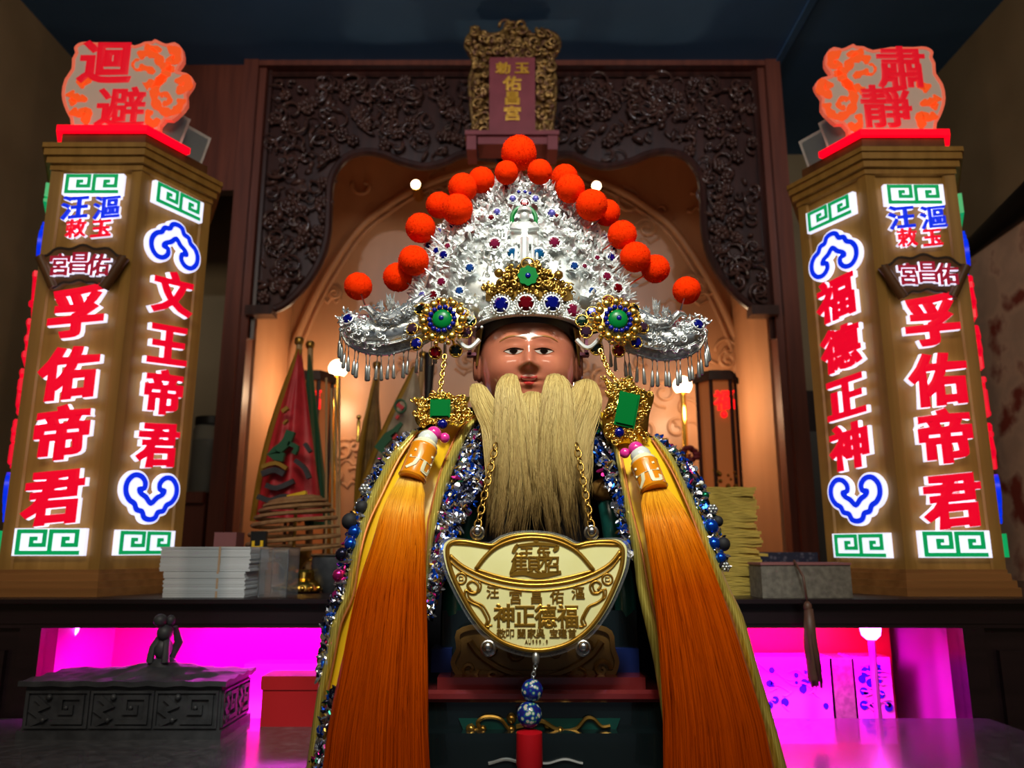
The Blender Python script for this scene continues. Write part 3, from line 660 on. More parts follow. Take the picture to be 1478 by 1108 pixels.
lantern(RX, RY, -1, RF, RO, '福德正神', 'glowing hexagonal wooden lantern pillar on the right end of the altar')

# lit signs on top of the pillars
SIGN = [(260, 130), (285, 105), (330, 95), (400, 100), (560, 100), (690, 122), (760, 95), (815, 92), (835, 78), (870, 95), (920, 112), (975, 100), (1022, 140), (1030, 220), (1000, 265), (990, 305), (1060, 322), (1105, 368), (1082, 420), (1052, 465), (1055, 540), (1005, 600), (955, 642), (905, 640), (862, 690), (800, 745), (300, 738), (232, 640), (188, 550), (170, 460), (190, 360), (240, 285), (245, 210), (268, 165)]
SC = 5.035
def sign(cx, cy, chars, mir, label):
    zb = 1.637+0.044; YF = cy-HD+0.035; F = front(YF)
    t = thing('lit_sign', (cx, cy, zb), label, 'sign', 'lit acrylic signs on the lantern pillars')
    hv = hexa(cx, cy, -0.012); m = MB(); lerp = lambda p, q, t_: (p[0]*(1-t_)+q[0]*t_, p[1]*(1-t_)+q[1]*t_)
    m.ribbon([lerp(hv[0], hv[5], 0.62), hv[0], hv[1], lerp(hv[1], hv[2], 0.62)], 0.030, FT, zb, zb+0.011)
    m.span((cx-HF+0.01, cy-HD+0.02, zb+0.001), (cx+HF-0.01, cy-HD+0.05, zb+0.010)); bs = obj('red_base', m, M['strip'], t)
    def q(x, y):                                                    # sign drawing coordinates to metres (left-hand drawing, mirrored for the right pillar)
        a, b = F.hit(60+x/SC, 40+y/SC); al, _ = FL.hit(60+x/SC, 40+y/SC); a = (al-LX)
        return (cx-a if mir else cx+a, b)
    FL = front(LY-HD+0.035)
    zfix = zb+0.017
    def Q(x, y):
        al, b = FL.hit(60+x/SC, 40+y/SC); a = al-LX
        b0 = FL.hit(60+500/SC, 40+740/SC)[1]
        return (cx+(-a if mir else a), zfix+(b-b0))
    out = [Q(*p) for p in smooth(SIGN, 2, True)]
    if mir: out = out[::-1]
    m = MB(); m.prism(out, F, -0.005, 0.003); pn = obj('acrylic_panel', m, M['frost'], t)
    m = MB(); m.ribbon(out, 0.005, F, -0.0055, 0.0042, True); obj('panel_rim', m, M['frim'], pn)
    strokes = [([(715, 190), (780, 165), (850, 190), (880, 250), (930, 280), (900, 330), (850, 380), (800, 390), (760, 410)], 46), ([(900, 330), (840, 420), (830, 500), (870, 570), (950, 600), (1010, 560), (1030, 500)], 44),
               ([(870, 480), (900, 460), (940, 490), (930, 530), (890, 530)], 26), ([(930, 150), (975, 140), (1000, 190), (970, 230), (930, 200)], 46), ([(1000, 390), (1040, 350), (1080, 380), (1050, 430), (990, 430)], 46),
               ([(720, 270), (780, 280), (830, 310)], 34), ([(670, 250), (690, 220), (720, 215)], 12), ([(670, 250), (690, 285), (730, 290)], 12), ([(800, 580), (780, 640), (820, 690), (860, 640)], 34),
               ([(280, 400), (330, 370), (350, 390)], 50), ([(215, 450), (240, 480), (300, 500), (330, 480)], 42), ([(230, 580), (280, 610), (330, 580), (350, 630), (310, 670)], 42), ([(250, 540), (220, 500)], 30), ([(760, 120), (820, 130), (880, 150)], 30), ([(940, 300), (960, 260)], 40)]
    k_ = abs(Q(100, 0)[0]-Q(0, 0)[0])/100*1.75; m = MB(); mc = MB()
    for pts, w in strokes:
        P = [Q(*p) for p in smooth(pts, 3)]; (mc if pts[0][0] < 300 else m).ribbon(P, [w*k_*(0.75+0.25*math.sin(i*1.9)) for i in range(len(P))], F, 0.002, 0.0046)
    obj('dragon_pattern', m, M['orange'], pn); obj('cloud_pattern', mc, M['orange'], pn)
    pos = [(470, 230), (580, 560)] if not mir else [(490, 235), (600, 520)]
    for ch, p in zip(chars, pos):
        a, b = Q(*p); obj('sign_character', MB().text(F, ch, a, b, 0.086 if ch != '避' else 0.082, 0.002, 0.0055, 0.035 if ch in '迴' else 0.022, 1.05, 0.0), M['redpr'], pn)
sign(LX, LY, '迴避', False, 'round red and orange lit acrylic sign on top of the left lantern pillar')
sign(RX, RY, '肅靜', True, 'round red and orange lit acrylic sign on top of the right lantern pillar')
def floodlight(cx, cy, sg, k, label):
    zb = 1.637+0.014; dx = 0.062+0.040*k
    p = W(234, 203, 1.235) if k == 0 else W(268, 208, 1.300); c = Vector((cx+sg*(p.x-LX), cy-LY+p.y, zb+0.060)); R = Matrix.Rotation(sg*0.75, 3, 'Z')@Matrix.Rotation(sg*0.22, 3, 'Y')
    t = thing('floodlight', (c.x, c.y, zb), label, 'floodlight', 'grey floodlights on the lantern pillars')
    m = MB(); m.box(c, (0.062, 0.024, 0.100), R)
    for i in range(5): m.box(c+R@Vector((-0.022+0.011*i, 0.015, 0)), (0.003, 0.012, 0.07), R)
    h = obj('housing', m, M['grey'], t); m = MB(); m.box(c+R@Vector((0, -0.0122, 0)), (0.052, 0.002, 0.086), R); obj('glass', m, M['silver2'], h)
    m = MB(); m.box(c+R@Vector((0.031, 0.004, -0.012)), (0.003, 0.014, 0.062), R); m.box(c+R@Vector((-0.031, 0.004, -0.012)), (0.003, 0.014, 0.062), R); m.span((c.x-0.02, c.y-0.012, zb), (c.x+0.02, c.y+0.012, zb+0.014)); obj('bracket', m, M['grey'], t)
    m = MB(); m.ball(c+R@Vector((0.036*sg, 0.0, -0.01)), 0.006, 10, 8); m.ball(c+R@Vector((0, -0.013, -0.018)), 0.005, 10, 8); obj('knob', m, M['steel'], t)
for cx, cy, sg, nm in ((LX, LY, 1, 'left'), (RX, RY, -1, 'right')):
    floodlight(cx, cy, sg, 0, f'grey floodlight tucked right behind the lit sign on the {nm} pillar')
    floodlight(cx, cy, sg, 1, f'grey floodlight at the inner corner of the {nm} pillar top')

# ------------------------------------------------------------------ flags, incense and other things on the altar
def flag(name, px_apex, px_l, px_r, px_top, Y, mm, trim, label, group=None, decor=None, back=0.05):
    ap, l, r, tp = W(*px_apex, Y), W(*px_l, Y), W(*px_r, Y), W(*px_top, Y)
    zb = min(l.z, r.z); t = thing(name, ((l.x+r.x)/2, Y+0.02, ZA), label, 'flag', group)
    G = []
    n, mcols = 16, 22
    for i in range(n+1):
        s_ = i/n; row = []
        for j in range(mcols+1):
            q = j/mcols; xl = ap.x+(l.x-ap.x)*s_-0.012*math.sin(s_*math.pi); xr = ap.x+(r.x-ap.x)*s_
            w = (xr-xl)
            row.append((xl+w*q, Y-0.035*math.sin(math.pi*q)*(0.3+s_)-0.008*math.sin(q*19+s_*3)*s_, ap.z+(zb-ap.z)*s_))
        G.append(row)
    m = MB(); m.grid(G, thick=0.012); cl = obj('cloth', m, mm, t, angle=70)
    if trim:
        m = MB(); m.tube([Vector(row[0])+Vector((0, -0.003, 0)) for row in G], 0.006, 6); obj('braid', m, trim, cl)
    if decor: decor(cl, G)
    m = MB(); m.tube([(ap.x*0.6+(l.x+r.x)*0.2, Y+0.03, ZA), tp+Vector((0, 0.012, 0))], 0.0065, 8); po = obj('pole', m, M['pole'], t)
    m = MB(); m.lathe([(0.008, 0), (0.0095, 0.004), (0.0095, 0.012), (0.008, 0.014)], tp+Vector((0, 0.012, -0.016)), 10); obj('pole_band', m, M['oldgold'], po)
    return t
def red_decor(cl, G):
    F = front(1.50-0.052)
    for nm, col, strokes in (('green_embroidery', M['greenfl'], [([(420, 622), (412, 640), (395, 655), (410, 660)], 14), ([(416, 640), (428, 645), (424, 655)], 7)]),
                             ('gold_embroidery', M['goldcl'], [([(410, 589), (413, 593)], 11), ([(411, 608), (413, 610)], 9), ([(378, 674), (398, 668), (414, 676)], 6)]),
                             ('dark_embroidery', M['inkst'], [([(378, 684), (396, 678), (410, 684)], 9), ([(384, 700), (400, 704), (424, 694)], 8), ([(426, 664), (440, 676), (446, 690)], 7), ([(372, 716), (390, 722), (412, 716), (438, 724)], 8), ([(440, 640), (448, 652)], 6)])):
        m = MB()
        for p, w in strokes: m.ribbon([F.hit(*q) for q in smooth(p, 3)], w*0.0012, F, -0.008, 0.004)
        obj(nm, m, col, cl)
flag('command_flag', (433, 505), (366, 752), (466, 742), (430, 484), 1.50, M['redflag'], M['goldcl'], 'red brocade folded flag with gold braid and green embroidery', 'folded command flags', red_decor)
flag('command_flag', (447, 512), (440, 760), (478, 742), (446, 490), 1.60, M['greenfl'], None, 'dark green folded flag just behind the red flag', 'folded command flags')
flag('command_flag', (543, 545), (515, 765), (562, 760), (543, 520), 1.62, M['olive'], M['goldcl'], 'olive brocade folded flag between the incense sticks and the cape', 'folded command flags')
def white_decor(cl, G):
    F = front(1.56-0.054)
    m = MB(); c = F.hit(578, 586); m.ribbon([(c[0]+0.011*math.cos(a), c[1]+0.013*math.sin(a)) for a in np.linspace(0, 6.28, 17)[:-1]], 0.003, F, -0.008, 0.004, True); obj('round_seal', m, M['greenfl'], cl)
    m = MB(); m.ribbon([F.hit(*q) for q in [(574, 583), (582, 590)]], 0.008, F, -0.008, 0.004); m.ribbon([F.hit(*q) for q in [(572, 601), (575, 603)]], 0.008, F, -0.008, 0.004); m.ribbon([F.hit(*q) for q in [(566, 632), (573, 626)]], 0.009, F, -0.008, 0.004); obj('red_embroidery', m, M['redflag'], cl)
    m = MB(); m.ribbon([F.hit(*q) for q in [(580, 610), (570, 622), (560, 630), (548, 645), (556, 655)]], [0.006, 0.012, 0.018, 0.016, 0.008], F, -0.008, 0.004); obj('green_embroidery', m, M['greenfl'], cl)
flag('command_flag', (600, 530), (505, 768), (640, 760), (610, 505), 1.56, M['whitefl'], M['goldcl'], 'cream embroidered folded flag behind the left side of the cape', 'folded command flags', white_decor)
c = W(518, 602, 1.52); t = thing('gold_pendant', c, 'small gold drop pendant hanging in front of the olive flag', 'pendant')
m = MB(); m.ball(c, 0.005, 12, 8); obj('bead', m, M['gold'], t); m = MB(); m.tube([c+Vector((0, 0, -0.004)), c+Vector((0, 0, -0.008)), c+Vector((0, 0, -0.05))], [0.001, 0.0035, 0.0035], 8); obj('drop', m, M['gold'], t)
m = MB(); p0, p1 = W(621, 510, 1.45), W(618, 575, 1.45); m.tube([(p1.x, 1.45, ZA), p1, p0], [0.005, 0.008, 0.011], 10); tag(obj('black_brush', m, M['black'], origin=(p1.x, 1.45, ZA)), 'black upright stick seen beneath the left gold rosette', 'stick')
for i, (x0, x1, y0) in enumerate(((471, 470, 545), (478, 479, 560), (484, 486, 560), (490, 489, 548))):
    a, b_ = W(x0, y0, 1.50), W(x1, 770, 1.50); m = MB(); m.tube([(b_.x, 1.505, ZA), (b_.x, 1.505, b_.z), a], 0.0022, 6)
    tag(obj('incense_stick', m, M['pole'], origin=(b_.x, 1.505, ZA)), ('leftmost', 'second from the left', 'third from the left', 'rightmost')[i]+' of the four thin pale incense sticks right of the red flag', 'incense stick', 'incense sticks by the red flag')
# small lanterns at both sides of the niche
for px, nm in ((1050, 'small hexagonal amber glass lantern behind the yellow paper pile'), (436, 'small hexagonal amber glass lantern behind the red folded flag')):
    Y = 1.78; c = W(px, 700, Y); s_ = MPP(620, Y); hw = 31*s_; ztop = W(px, 540, Y).z; t = thing('glass_lantern', (c.x, Y+0.05, ZA), nm, 'lantern', 'small glass lanterns in the shrine')
    hx = lambda e: [(c.x+(hw+e)*math.cos(math.radians(a)), Y+0.05+(hw+e)*math.sin(math.radians(a))) for a in range(0, 360, 60)]
    m = MB(); m.prism(hx(-0.006), FT, ZA+0.03, ztop-0.01); g = obj('glass_pane', m, M['amberglass'], t)
    m = MB(); [m.tube([(x, y, ZA+0.02), (x, y, ztop)], 0.005, 6) for x, y in hx(-0.004)]; obj('frame', m, M['darkwood'], t)
    m = MB(); m.prism(hx(0.006), FT, ztop-0.012, ztop+0.002); m.prism(hx(0.0), FT, ztop+0.002, ztop+0.012); obj('roof', m, M['darkwood'], t)
    m = MB(); m.prism(hx(0.006), FT, ZA, ZA+0.03); obj('base', m, M['darkwood'], t)
    F = front(Y+0.05-hw*0.866+0.004); m = MB()
    r3 = random.Random(5)
    for i in range(26): a = c.x+r3.uniform(-0.6, 0.5)*hw; b_ = ZA+0.09+r3.uniform(0, 0.16); m.ball(F.p(a, b_, 0.002), r3.uniform(0.003, 0.007), 6, 5)
    obj('gilt_ornament', m, M['oldgold'], g)
    m = MB(); m.text(F, '福', c.x+0.006, ztop-0.06, 0.05, 0.001, 0.003, 0.03); m.ball(F.p(c.x+0.004, ztop-0.095, 0.002), 0.008, 10, 8); obj('red_light', m, M['ember'], g)
# incense coil on its stand and censer
c = W(424, 790, 1.34); t = thing('incense_coil', (c.x, c.y, ZA), 'dome shaped brown incense coil with a yellow label', 'incense coil')
P = []; z0 = W(424, 806, 1.34).z; z1 = W(420, 718, 1.34).z
for k in range(9*24+1):
    s_ = k/(9*24); an = s_*9*2*math.pi; r = 0.078*math.cos(s_*1.25)**0.8; P.append((c.x+r*math.cos(an), c.y+r*math.sin(an)*0.9, z0+(z1-z0)*math.sin(s_*math.pi/2)*0.98+0.004*math.cos(an)))
m = MB(); m.tube(P, 0.0034, 6); co = obj('coil', m, M['coil'], t)
m = MB(); m.box((c.x+0.004, c.y-0.012, z1+0.004), (0.032, 0.012, 0.006), Matrix.Rotation(-0.25, 3, 'Y')); obj('label', m, M['yel'], co)
m = MB(); m.tube([(c.x, c.y, ZA+0.07), (c.x, c.y, z1)], 0.003, 6)
for a in range(3): an = a*2.09; m.tube([(c.x, c.y, z0-0.002), (c.x+0.076*math.cos(an), c.y+0.068*math.sin(an), z0-0.003)], 0.0025, 6)
obj('stand', m, M['oldgold'], t)
cb = W(433, 856, 1.27)
c2 = Vector((c.x, c.y, ZA)); m = MB(); m.lathe([(0.03, 0), (0.032, 0.006), (0.014, 0.012), (0.012, 0.03), (0.028, 0.05), (0.03, 0.07), (0.026, 0.072)], c2, 24); obj('cup', m, M['oldgold'], t)
p = W(432, 856, 1.24); t = thing('brass_censer', (p.x, 1.26, ZA), 'polished brass censer base below the incense coil', 'censer')
m = MB(); m.lathe([(0.026, 0), (0.031, 0.004), (0.030, 0.012), (0.024, 0.018), (0.018, 0.022), (0.019, 0.026), (0.021, 0.032), (0.018, 0.036)], (p.x, 1.26, ZA), 32); bo = obj('body', m, M['brass'], t)
m = MB()
for k in range(14): an = k*0.449; m.ball((p.x+0.0305*math.cos(an), 1.26+0.0305*math.sin(an), ZA+0.008), 0.0042, 8, 6)
obj('beading', m, M['brass'], bo)
m = MB(); m.lathe([(0.012, 0), (0.015, 0.004), (0.026, 0.02), (0.031, 0.04), (0.030, 0.055), (0.033, 0.058), (0.028, 0.058), (0.026, 0.04)], (W(474, 856, 1.26).x, 1.27, ZA), 28); tag(obj('dark_bowl', m, M['inkst'], origin=(W(474, 856, 1.26).x, 1.27, ZA)), 'dark grey bowl between the brass censer and the cape', 'bowl')
# paper stacks
YPp = 1.135
def pst(x0, y0, x1, y1, dz0, dz1, rot, label):
    a, b_ = W(x0, y0, YPp), W(x1, y0, YPp); c = Vector(((a.x+b_.x)/2, YPp+0.05, 0)); w = b_.x-a.x; R = Matrix.Rotation(rot, 3, 'Z')
    t = thing('paper_stack', (c.x, c.y, ZA+dz0), label, 'paper', 'banded white paper stacks')
    m = MB(); h = (dz1-dz0)/12; r4 = random.Random(x0)
    for k in range(12): m.box((c.x+r4.uniform(-0.001, 0.001), c.y+r4.uniform(-0.001, 0.001), ZA+dz0+h*(k+0.5)), (w-r4.uniform(0, 0.002), 0.09, h*0.97), R)
    obj('sheets', m, M['paper'], t, flat=True)
    m = MB(); m.box((c.x+w*0.16, c.y, ZA+(dz0+dz1)/2), (0.003, 0.0915, dz1-dz0+0.001), R); obj('rubber_band', m, M['band'], t)
pst(233, 840, 352, 860, 0.0, 0.036, 0.0, 'white paper stack resting on the altar, lower of the two')
pst(228, 806, 358, 824, 0.0365, 0.071, 0.02, 'white paper stack lying on top of the other one')
def clearbox(x0, x1, y0, Y, label):
    a, b_ = W(x0, 850, Y), W(x1, 850, Y); zt = W(x0, y0, Y).z; cx = (a.x+b_.x)/2
    t = thing('plastic_box', (cx, Y+0.03, ZA), label, 'box', 'clear plastic boxes'); m = MB()
    for q in ((a.x, Y, b_.x, Y+0.0015), (a.x, Y+0.058, b_.x, Y+0.06), (a.x, Y, a.x+0.0015, Y+0.06), (b_.x-0.0015, Y, b_.x, Y+0.06)): m.span((q[0], q[1], ZA), (q[2], q[3], zt))
    obj('wall', m, M['clear'], t); m = MB(); m.span((a.x-0.001, Y-0.001, zt), (b_.x+0.001, Y+0.061, zt+0.002)); obj('lid', m, M['clear'], t)
clearbox(372, 414, 792, 1.15, 'clear plastic box just right of the white paper stacks')
c = W(372, 785, 1.24); t = thing('gold_tag', (c.x, c.y, ZA), 'small black and gold ornament behind the white paper stacks', 'ornament')
m = MB(); m.span((c.x-0.012, c.y, ZA), (c.x+0.012, c.y+0.01, c.z+0.02)); bo = obj('plate', m, M['black'], t); F = front(c.y)
m = MB(); m.text(F, 'H', c.x, c.z-0.004, 0.028, 0, 0.003, 0.03); obj('gold_mark', m, M['yel'], bo)
m = MB(); a, b_ = W(308, 790, 1.30), W(345, 768, 1.30); m.span((a.x, 1.30, ZA), (b_.x-0.004, 1.34, b_.z)); tag(obj('wooden_block', m, M['pinkedge'], origin=((a.x+b_.x)/2, 1.32, ZA)), 'small pinkish wooden block standing behind the paper stacks', 'block')
# jar on the left cupboard
c = Vector((W(294, 712, 2.25).x, 2.28, 1.15)); t = thing('glass_jar', c, 'dark glass jar with lid on the side cupboard left of the shrine', 'jar')
m = MB(); m.lathe([(0.05, 0), (0.055, 0.006), (0.055, 0.19), (0.048, 0.205)], c, 28); obj('body', m, M['glass'], t)
m = MB(); m.lathe([(0.048, 0.008), (0.05, 0.01), (0.05, 0.16), (0.047, 0.162)], c, 24); obj('contents', m, M['jarfill'], t)
m = MB(); m.lathe([(0.05, 0.205), (0.052, 0.207), (0.052, 0.228), (0.049, 0.23)], c, 28); obj('lid', m, M['black'], t)
# joss paper pile
def ordinal(n):
    one = ['', 'first', 'second', 'third', 'fourth', 'fifth', 'sixth', 'seventh', 'eighth', 'ninth', 'tenth', 'eleventh', 'twelfth', 'thirteenth', 'fourteenth', 'fifteenth', 'sixteenth', 'seventeenth', 'eighteenth', 'nineteenth']
    if n < 20: return one[n]
    return {20: 'twentieth', 30: 'thirtieth'}.get(n) or {2: 'twenty', 3: 'thirty'}[n//10]+'-'+one[n % 10]
r5 = random.Random(11); Y = 1.19; zc = ZA; pads = []
zt = W(1050, 702, Y).z; n = 34; h = (zt-ZA)/n
for k in range(n):
    wv = r5.uniform(0.084, 0.100)+0.02*(1-k/n); cx = W(1063, 780, Y).x+r5.uniform(-0.006, 0.006)+0.012*(k/n)-0.02; R = Matrix.Rotation(r5.uniform(-0.09, 0.09), 3, 'Z')
    G = []; z = ZA+h*k
    cx_, wv2 = cx, wv/2; m = MB(); NN = 8
    for q in range(2):
        G = [[Vector((cx_, Y+0.05, 0))+R@Vector((wv2*(2*i/NN-1), -0.045+0.09*j/3, 0))+Vector((0, 0, z+h*(0.5*q)+0.0006*math.sin(i*2.1+k+q)*(1 if 0 < i < NN+1 else 0))) for j in range(4)] for i in range(NN+1)]
        m.grid(G, thick=h*0.42, tdir=(0, 0, 1))
    tag(obj('joss_paper', m, M['joss'], origin=(cx, Y+0.05, z), flat=True), ('yellow joss paper pad lying on top of the tall ragged pile right of the cape' if k == n-1 else 'yellow joss paper pad at the bottom of the tall ragged pile on the altar' if k == 0 else f'yellow joss paper pad, {ordinal(n-k)} from the top of the tall ragged pile'), 'joss paper', 'yellow joss paper pads in the pile')
# grey box with tassel, patterned cloth behind
a, b_ = W(1102, 862, 1.125), W(1228, 812, 1.125); t = thing('linen_box', ((a.x+b_.x)/2, 1.16, ZA), 'grey linen covered box with a hanging brown tassel right of the paper pile', 'box')
m = MB(); m.span((a.x, 1.128, ZA), (b_.x, 1.185, b_.z-0.003)); obj('body', m, M['greybox'], t); m = MB(); m.span((a.x-0.001, 1.126, b_.z-0.003), (b_.x+0.001, 1.187, b_.z)); obj('lid', m, M['pinkedge'], t)
def bezier_strands(mb, n, fn, r, segs, sides=3):
    for i in range(n):
        P, R = fn(i); mb.tube(P, R if R else r, sides)
xt = W(1163, 860, 1.10).x
m = MB(); m.tube([(xt-0.004, 1.124, ZA+0.052), (xt-0.002, 1.098, ZA+0.030), (xt, 1.096, ZA-0.004)], 0.0018, 6); m.ball((xt, 1.096, ZA-0.010), (0.006, 0.006, 0.008), 10, 8)
m.lathe([(0.004, -0.10), (0.0085, -0.09), (0.008, -0.03), (0.006, 0.0)], (xt+0.001, 1.096, ZA-0.012), 10)
rt = random.Random(4)
for i in range(90):
    an = rt.uniform(0, 6.28); rr = 0.0085*math.sqrt(rt.random()); L = rt.uniform(0.080, 0.105); m.tube([(xt+0.5*rr*math.cos(an), 1.096+0.5*rr*math.sin(an), ZA-0.012), (xt+rr*math.cos(an), 1.096+rr*math.sin(an), ZA-0.012-L*0.5), (xt+rr*1.1*math.cos(an)+0.003, 1.096+rr*math.sin(an), ZA-0.012-L)], 0.0006, 3)
obj('tassel', m, M['browt'], t, angle=None)
a, b_ = W(1098, 812, 1.26), W(1180, 797, 1.26); m = MB(); m.span((a.x, 1.26, ZA), (b_.x, 1.32, b_.z)); tag(obj('patterned_box', m, M['bluecl'], origin=((a.x+b_.x)/2, 1.29, ZA)), 'dark blue patterned cloth box behind the grey linen box', 'box')
m = MB(); c = W(995, 655, 1.72)
for k in range(9): an = k*0.7; m.ball(c+Vector((0.016*math.cos(an), 0.01*math.sin(an*2), 0.014*math.sin(an))), (0.010, 0.008, 0.006), 8, 6)
m.tube([(c.x-0.01, c.y, ZA), (c.x, c.y, c.z)], 0.004, 6); tag(obj('dried_flower', m, M['flower'], origin=(c.x-0.01, c.y, ZA)), 'dark red dried flower behind the right shoulder of the cape', 'flower')
# mottled stone slab and black drape on the right wall
t = thing('stone_slab', (1.34, 1.85, 1.0), 'mottled pinkish stone slab leaning at the right wall behind the pillar', 'slab')
m = MB(); m.span((1.32, 1.45, 0.6), (XW-0.001, 2.35, 1.84)); obj('slab', m, M['marble'], t)
m = MB(); m.tube([(1.325, 1.40, 1.86), (1.325, 1.75, 1.875), (1.325, 2.05, 1.845), (1.325, 2.36, 1.82)], [0.06, 0.05, 0.03, 0.02], 10); obj('black_cover', m, M['black'], t)

# ------------------------------------------------------------------ pedestal and throne
ped = thing('statue_pedestal', (0.025, 0.75, ZT), 'black and green lacquered pedestal with red rim and gilt vine under the statue', 'pedestal')
PX = 0.024
def step(name, w, y0, z0, z1, mm, par=ped, y1=0.86): m = MB(); m.span((PX-w/2, y0, z0), (PX+w/2, y1, z1)); return obj(name, m, mm, par)
zr = W(773, 1003, 0.655).z; zr1 = W(773, 987, 0.67).z
step('foot_step', 0.215, 0.640, ZT, W(773, 1058, 0.640).z, M['lacq'])
bo = step('drum', 0.192, 0.655, W(773, 1058, 0.640).z, zr, M['lacq'])
m = MB(); G = [(PX-0.1, 0), (PX+0.1, 0)]
m.span((PX-0.1, 0.652, zr), (PX+0.1, 0.86, zr1-0.004)); m.tube([(PX-0.1, 0.653, zr1-0.006), (PX+0.1, 0.653, zr1-0.006)], 0.005, 8); m.span((PX-0.085, 0.665, zr1-0.004), (PX+0.085, 0.86, zr1+0.006)); obj('red_rim', m, M['lacqr'], ped)
Fp = front(0.655)
m = MB(); m.prism(px_poly(Fp, [(662, 1036), (895, 1036), (886, 1060), (672, 1060)]), Fp, 0.0, 0.0015); gp = obj('green_panel', m, M['lacqg'], bo)
m = MB(); mid_ = 773
vine = [(683, 1046), (676, 1049), (680, 1055), (692, 1050), (690, 1040), (702, 1033), (722, 1036), (734, 1050), (742, 1054)]
v2 = [(745, 1048), (765, 1044), (782, 1040), (800, 1050), (815, 1054), (832, 1050), (845, 1036), (856, 1036), (868, 1047), (880, 1046)]
for v in (vine, v2): P = smooth(v, 4); m.tube([Fp.p(*Fp.hit(*q), 0.003) for q in P], [0.0022*(1-0.4*i/len(P)) for i in range(len(P))], 6)
for x, y, r in ((680, 1051, .004), (697, 1051, .003), (738, 1036, .004), (738, 1052, .0035), (808, 1054, .0035), (790, 1046, .003)): m.ball(Fp.p(*Fp.hit(x, y), 0.002), r, 8, 6)
obj('gilt_vine', m, M['oldgold'], gp)
F2 = front(0.640); m = MB()
for sg in (-1, 1):
    m.tube([F2.p(*F2.hit(773+sg*x, 1098+3*math.sin(x/9)), 0.001) for x in range(8, 70, 4)], 0.0012, 5)
obj('silver_line', m, M['silver2'], ped)
thr = thing('statue_throne', (0.025, 0.76, zr1+0.006), 'carved gilt and dark lacquered throne the statue sits on', 'throne')
zs = zr1+0.006
m = MB(); m.span((PX-0.085, 0.70, zs), (PX+0.085, 0.86, zs+0.05)); obj('seat', m, M['lacq'], thr)
m = MB(); m.span((PX-0.09, 0.845, zs), (PX+0.09, 0.865, zs+0.20)); obj('back', m, M['lacq'], thr)
for sg in (-1, 1):
    m = MB(); x = PX+sg*0.062
    P = smooth([(x+sg*0.014, 0.84, 1.055), (x+sg*0.006, 0.76, 1.06), (x, 0.70, 1.045), (x+sg*0.002, 0.685, 1.02), (x+sg*0.006, 0.69, 0.99), (x+sg*0.014, 0.705, 0.96), (x+sg*0.016, 0.72, zs)], 4); m.tube(P, 0.010, 10); obj('armrest', m, M['lacqg'], thr)
    m = MB(); m.ball((x, 0.69, 1.05), (0.017, 0.014, 0.012), 12, 8); obj('dragon_head', m, M['dimgold'], thr)
Fa = front(0.683)
ap_ = [(a, max(b, zs+0.001)) for a, b in px_poly(Fa, smooth([(662, 912), (690, 904), (720, 910), (772, 905), (825, 910), (855, 904), (880, 912), (884, 935), (890, 955), (882, 975), (862, 990), (820, 986), (772, 990), (725, 986), (684, 990), (664, 975), (654, 955), (662, 935)], 3, True))]
m = MB(); m.prism(ap_, Fa, -0.008, 0.0); apn = obj('apron', m, M['dimgold'], thr)
m = MB(); m.ribbon(ap_, 0.004, Fa, -0.001, 0.003, True)
for sg in (-1, 1):
    P = smooth([(773+sg*20, 975), (773+sg*50, 965), (773+sg*80, 945), (773+sg*95, 925)], 4); m.tube([Fa.p(*Fa.hit(*q), 0.002) for q in P], 0.003, 6)
    for x, y in ((60, 975), (95, 965), (30, 940), (70, 935)): m.tube(scroll(Fa, *Fa.hit(773+sg*x, y), 0.008, 1.2, 0.002, 0.002, 0, sg, 12), 0.0018, 5)
obj('apron_carving', m, M['dimgold'], apn)
for sg, x0, x1 in ((-1, 622, 652), (1, 890, 922)):
    Fb = front(0.69); a0, b0, a1, b1 = rect(Fb, x0, 936, x1, 966); m = MB(); m.span((a0, 0.69, zs), (a1, 0.72, b1)); obj('side_block', m, M['navy'], thr)

# ------------------------------------------------------------------ statue
HX, HY = 0.0155, 0.735
stt = thing('deity_statue', (HX, 0.76, zs+0.05), 'seated copper faced deity statue with long blond beard and black robe', 'statue')
EZ = W(762, 505, 0.69).z
RXh, RYh, RZh = 0.0475, 0.050, 0.066
def gz(x, z, cx, cz, sx, sz): return math.exp(-((x-cx)/sx)**2-((z-cz)/sz)**2)
def fdisp(x, z):
    ax = abs(x)
    d = 0.0
    d += 0.0042*gz(x, z, 0, 0.0, 0.0040, 0.007) + 0.0078*gz(x, z, 0, -0.0105, 0.0046, 0.0065) + 0.0075*gz(x, z, 0, -0.0150, 0.0052, 0.0038)
    d += 0.0040*gz(ax, z, 0.0066, -0.0160, 0.0034, 0.0034)
    d -= 0.0042*gz(ax, z, 0.0145, -0.0005, 0.0100, 0.0062)
    d += 0.0042*gz(ax, z, 0.0145, 0.0015, 0.0082, 0.0042)
    d += 0.0022*gz(ax, z, 0.0150, 0.0115, 0.0110, 0.0040)
    d -= 0.0012*gz(ax, z, 0.0145, -0.0060, 0.0090, 0.0025)
    d += 0.0045*gz(ax, z, 0.0260, -0.0190, 0.0110, 0.0120)
    d += 0.0030*gz(x, z, 0, -0.0268, 0.0085, 0.0022) + 0.0034*gz(x, z, 0, -0.0322, 0.0070, 0.0026)
    d -= 0.0026*gz(x, z, 0, -0.0293, 0.0105, 0.0013)
    d += 0.0045*gz(x, z, 0, -0.047, 0.011, 0.009)
    return d
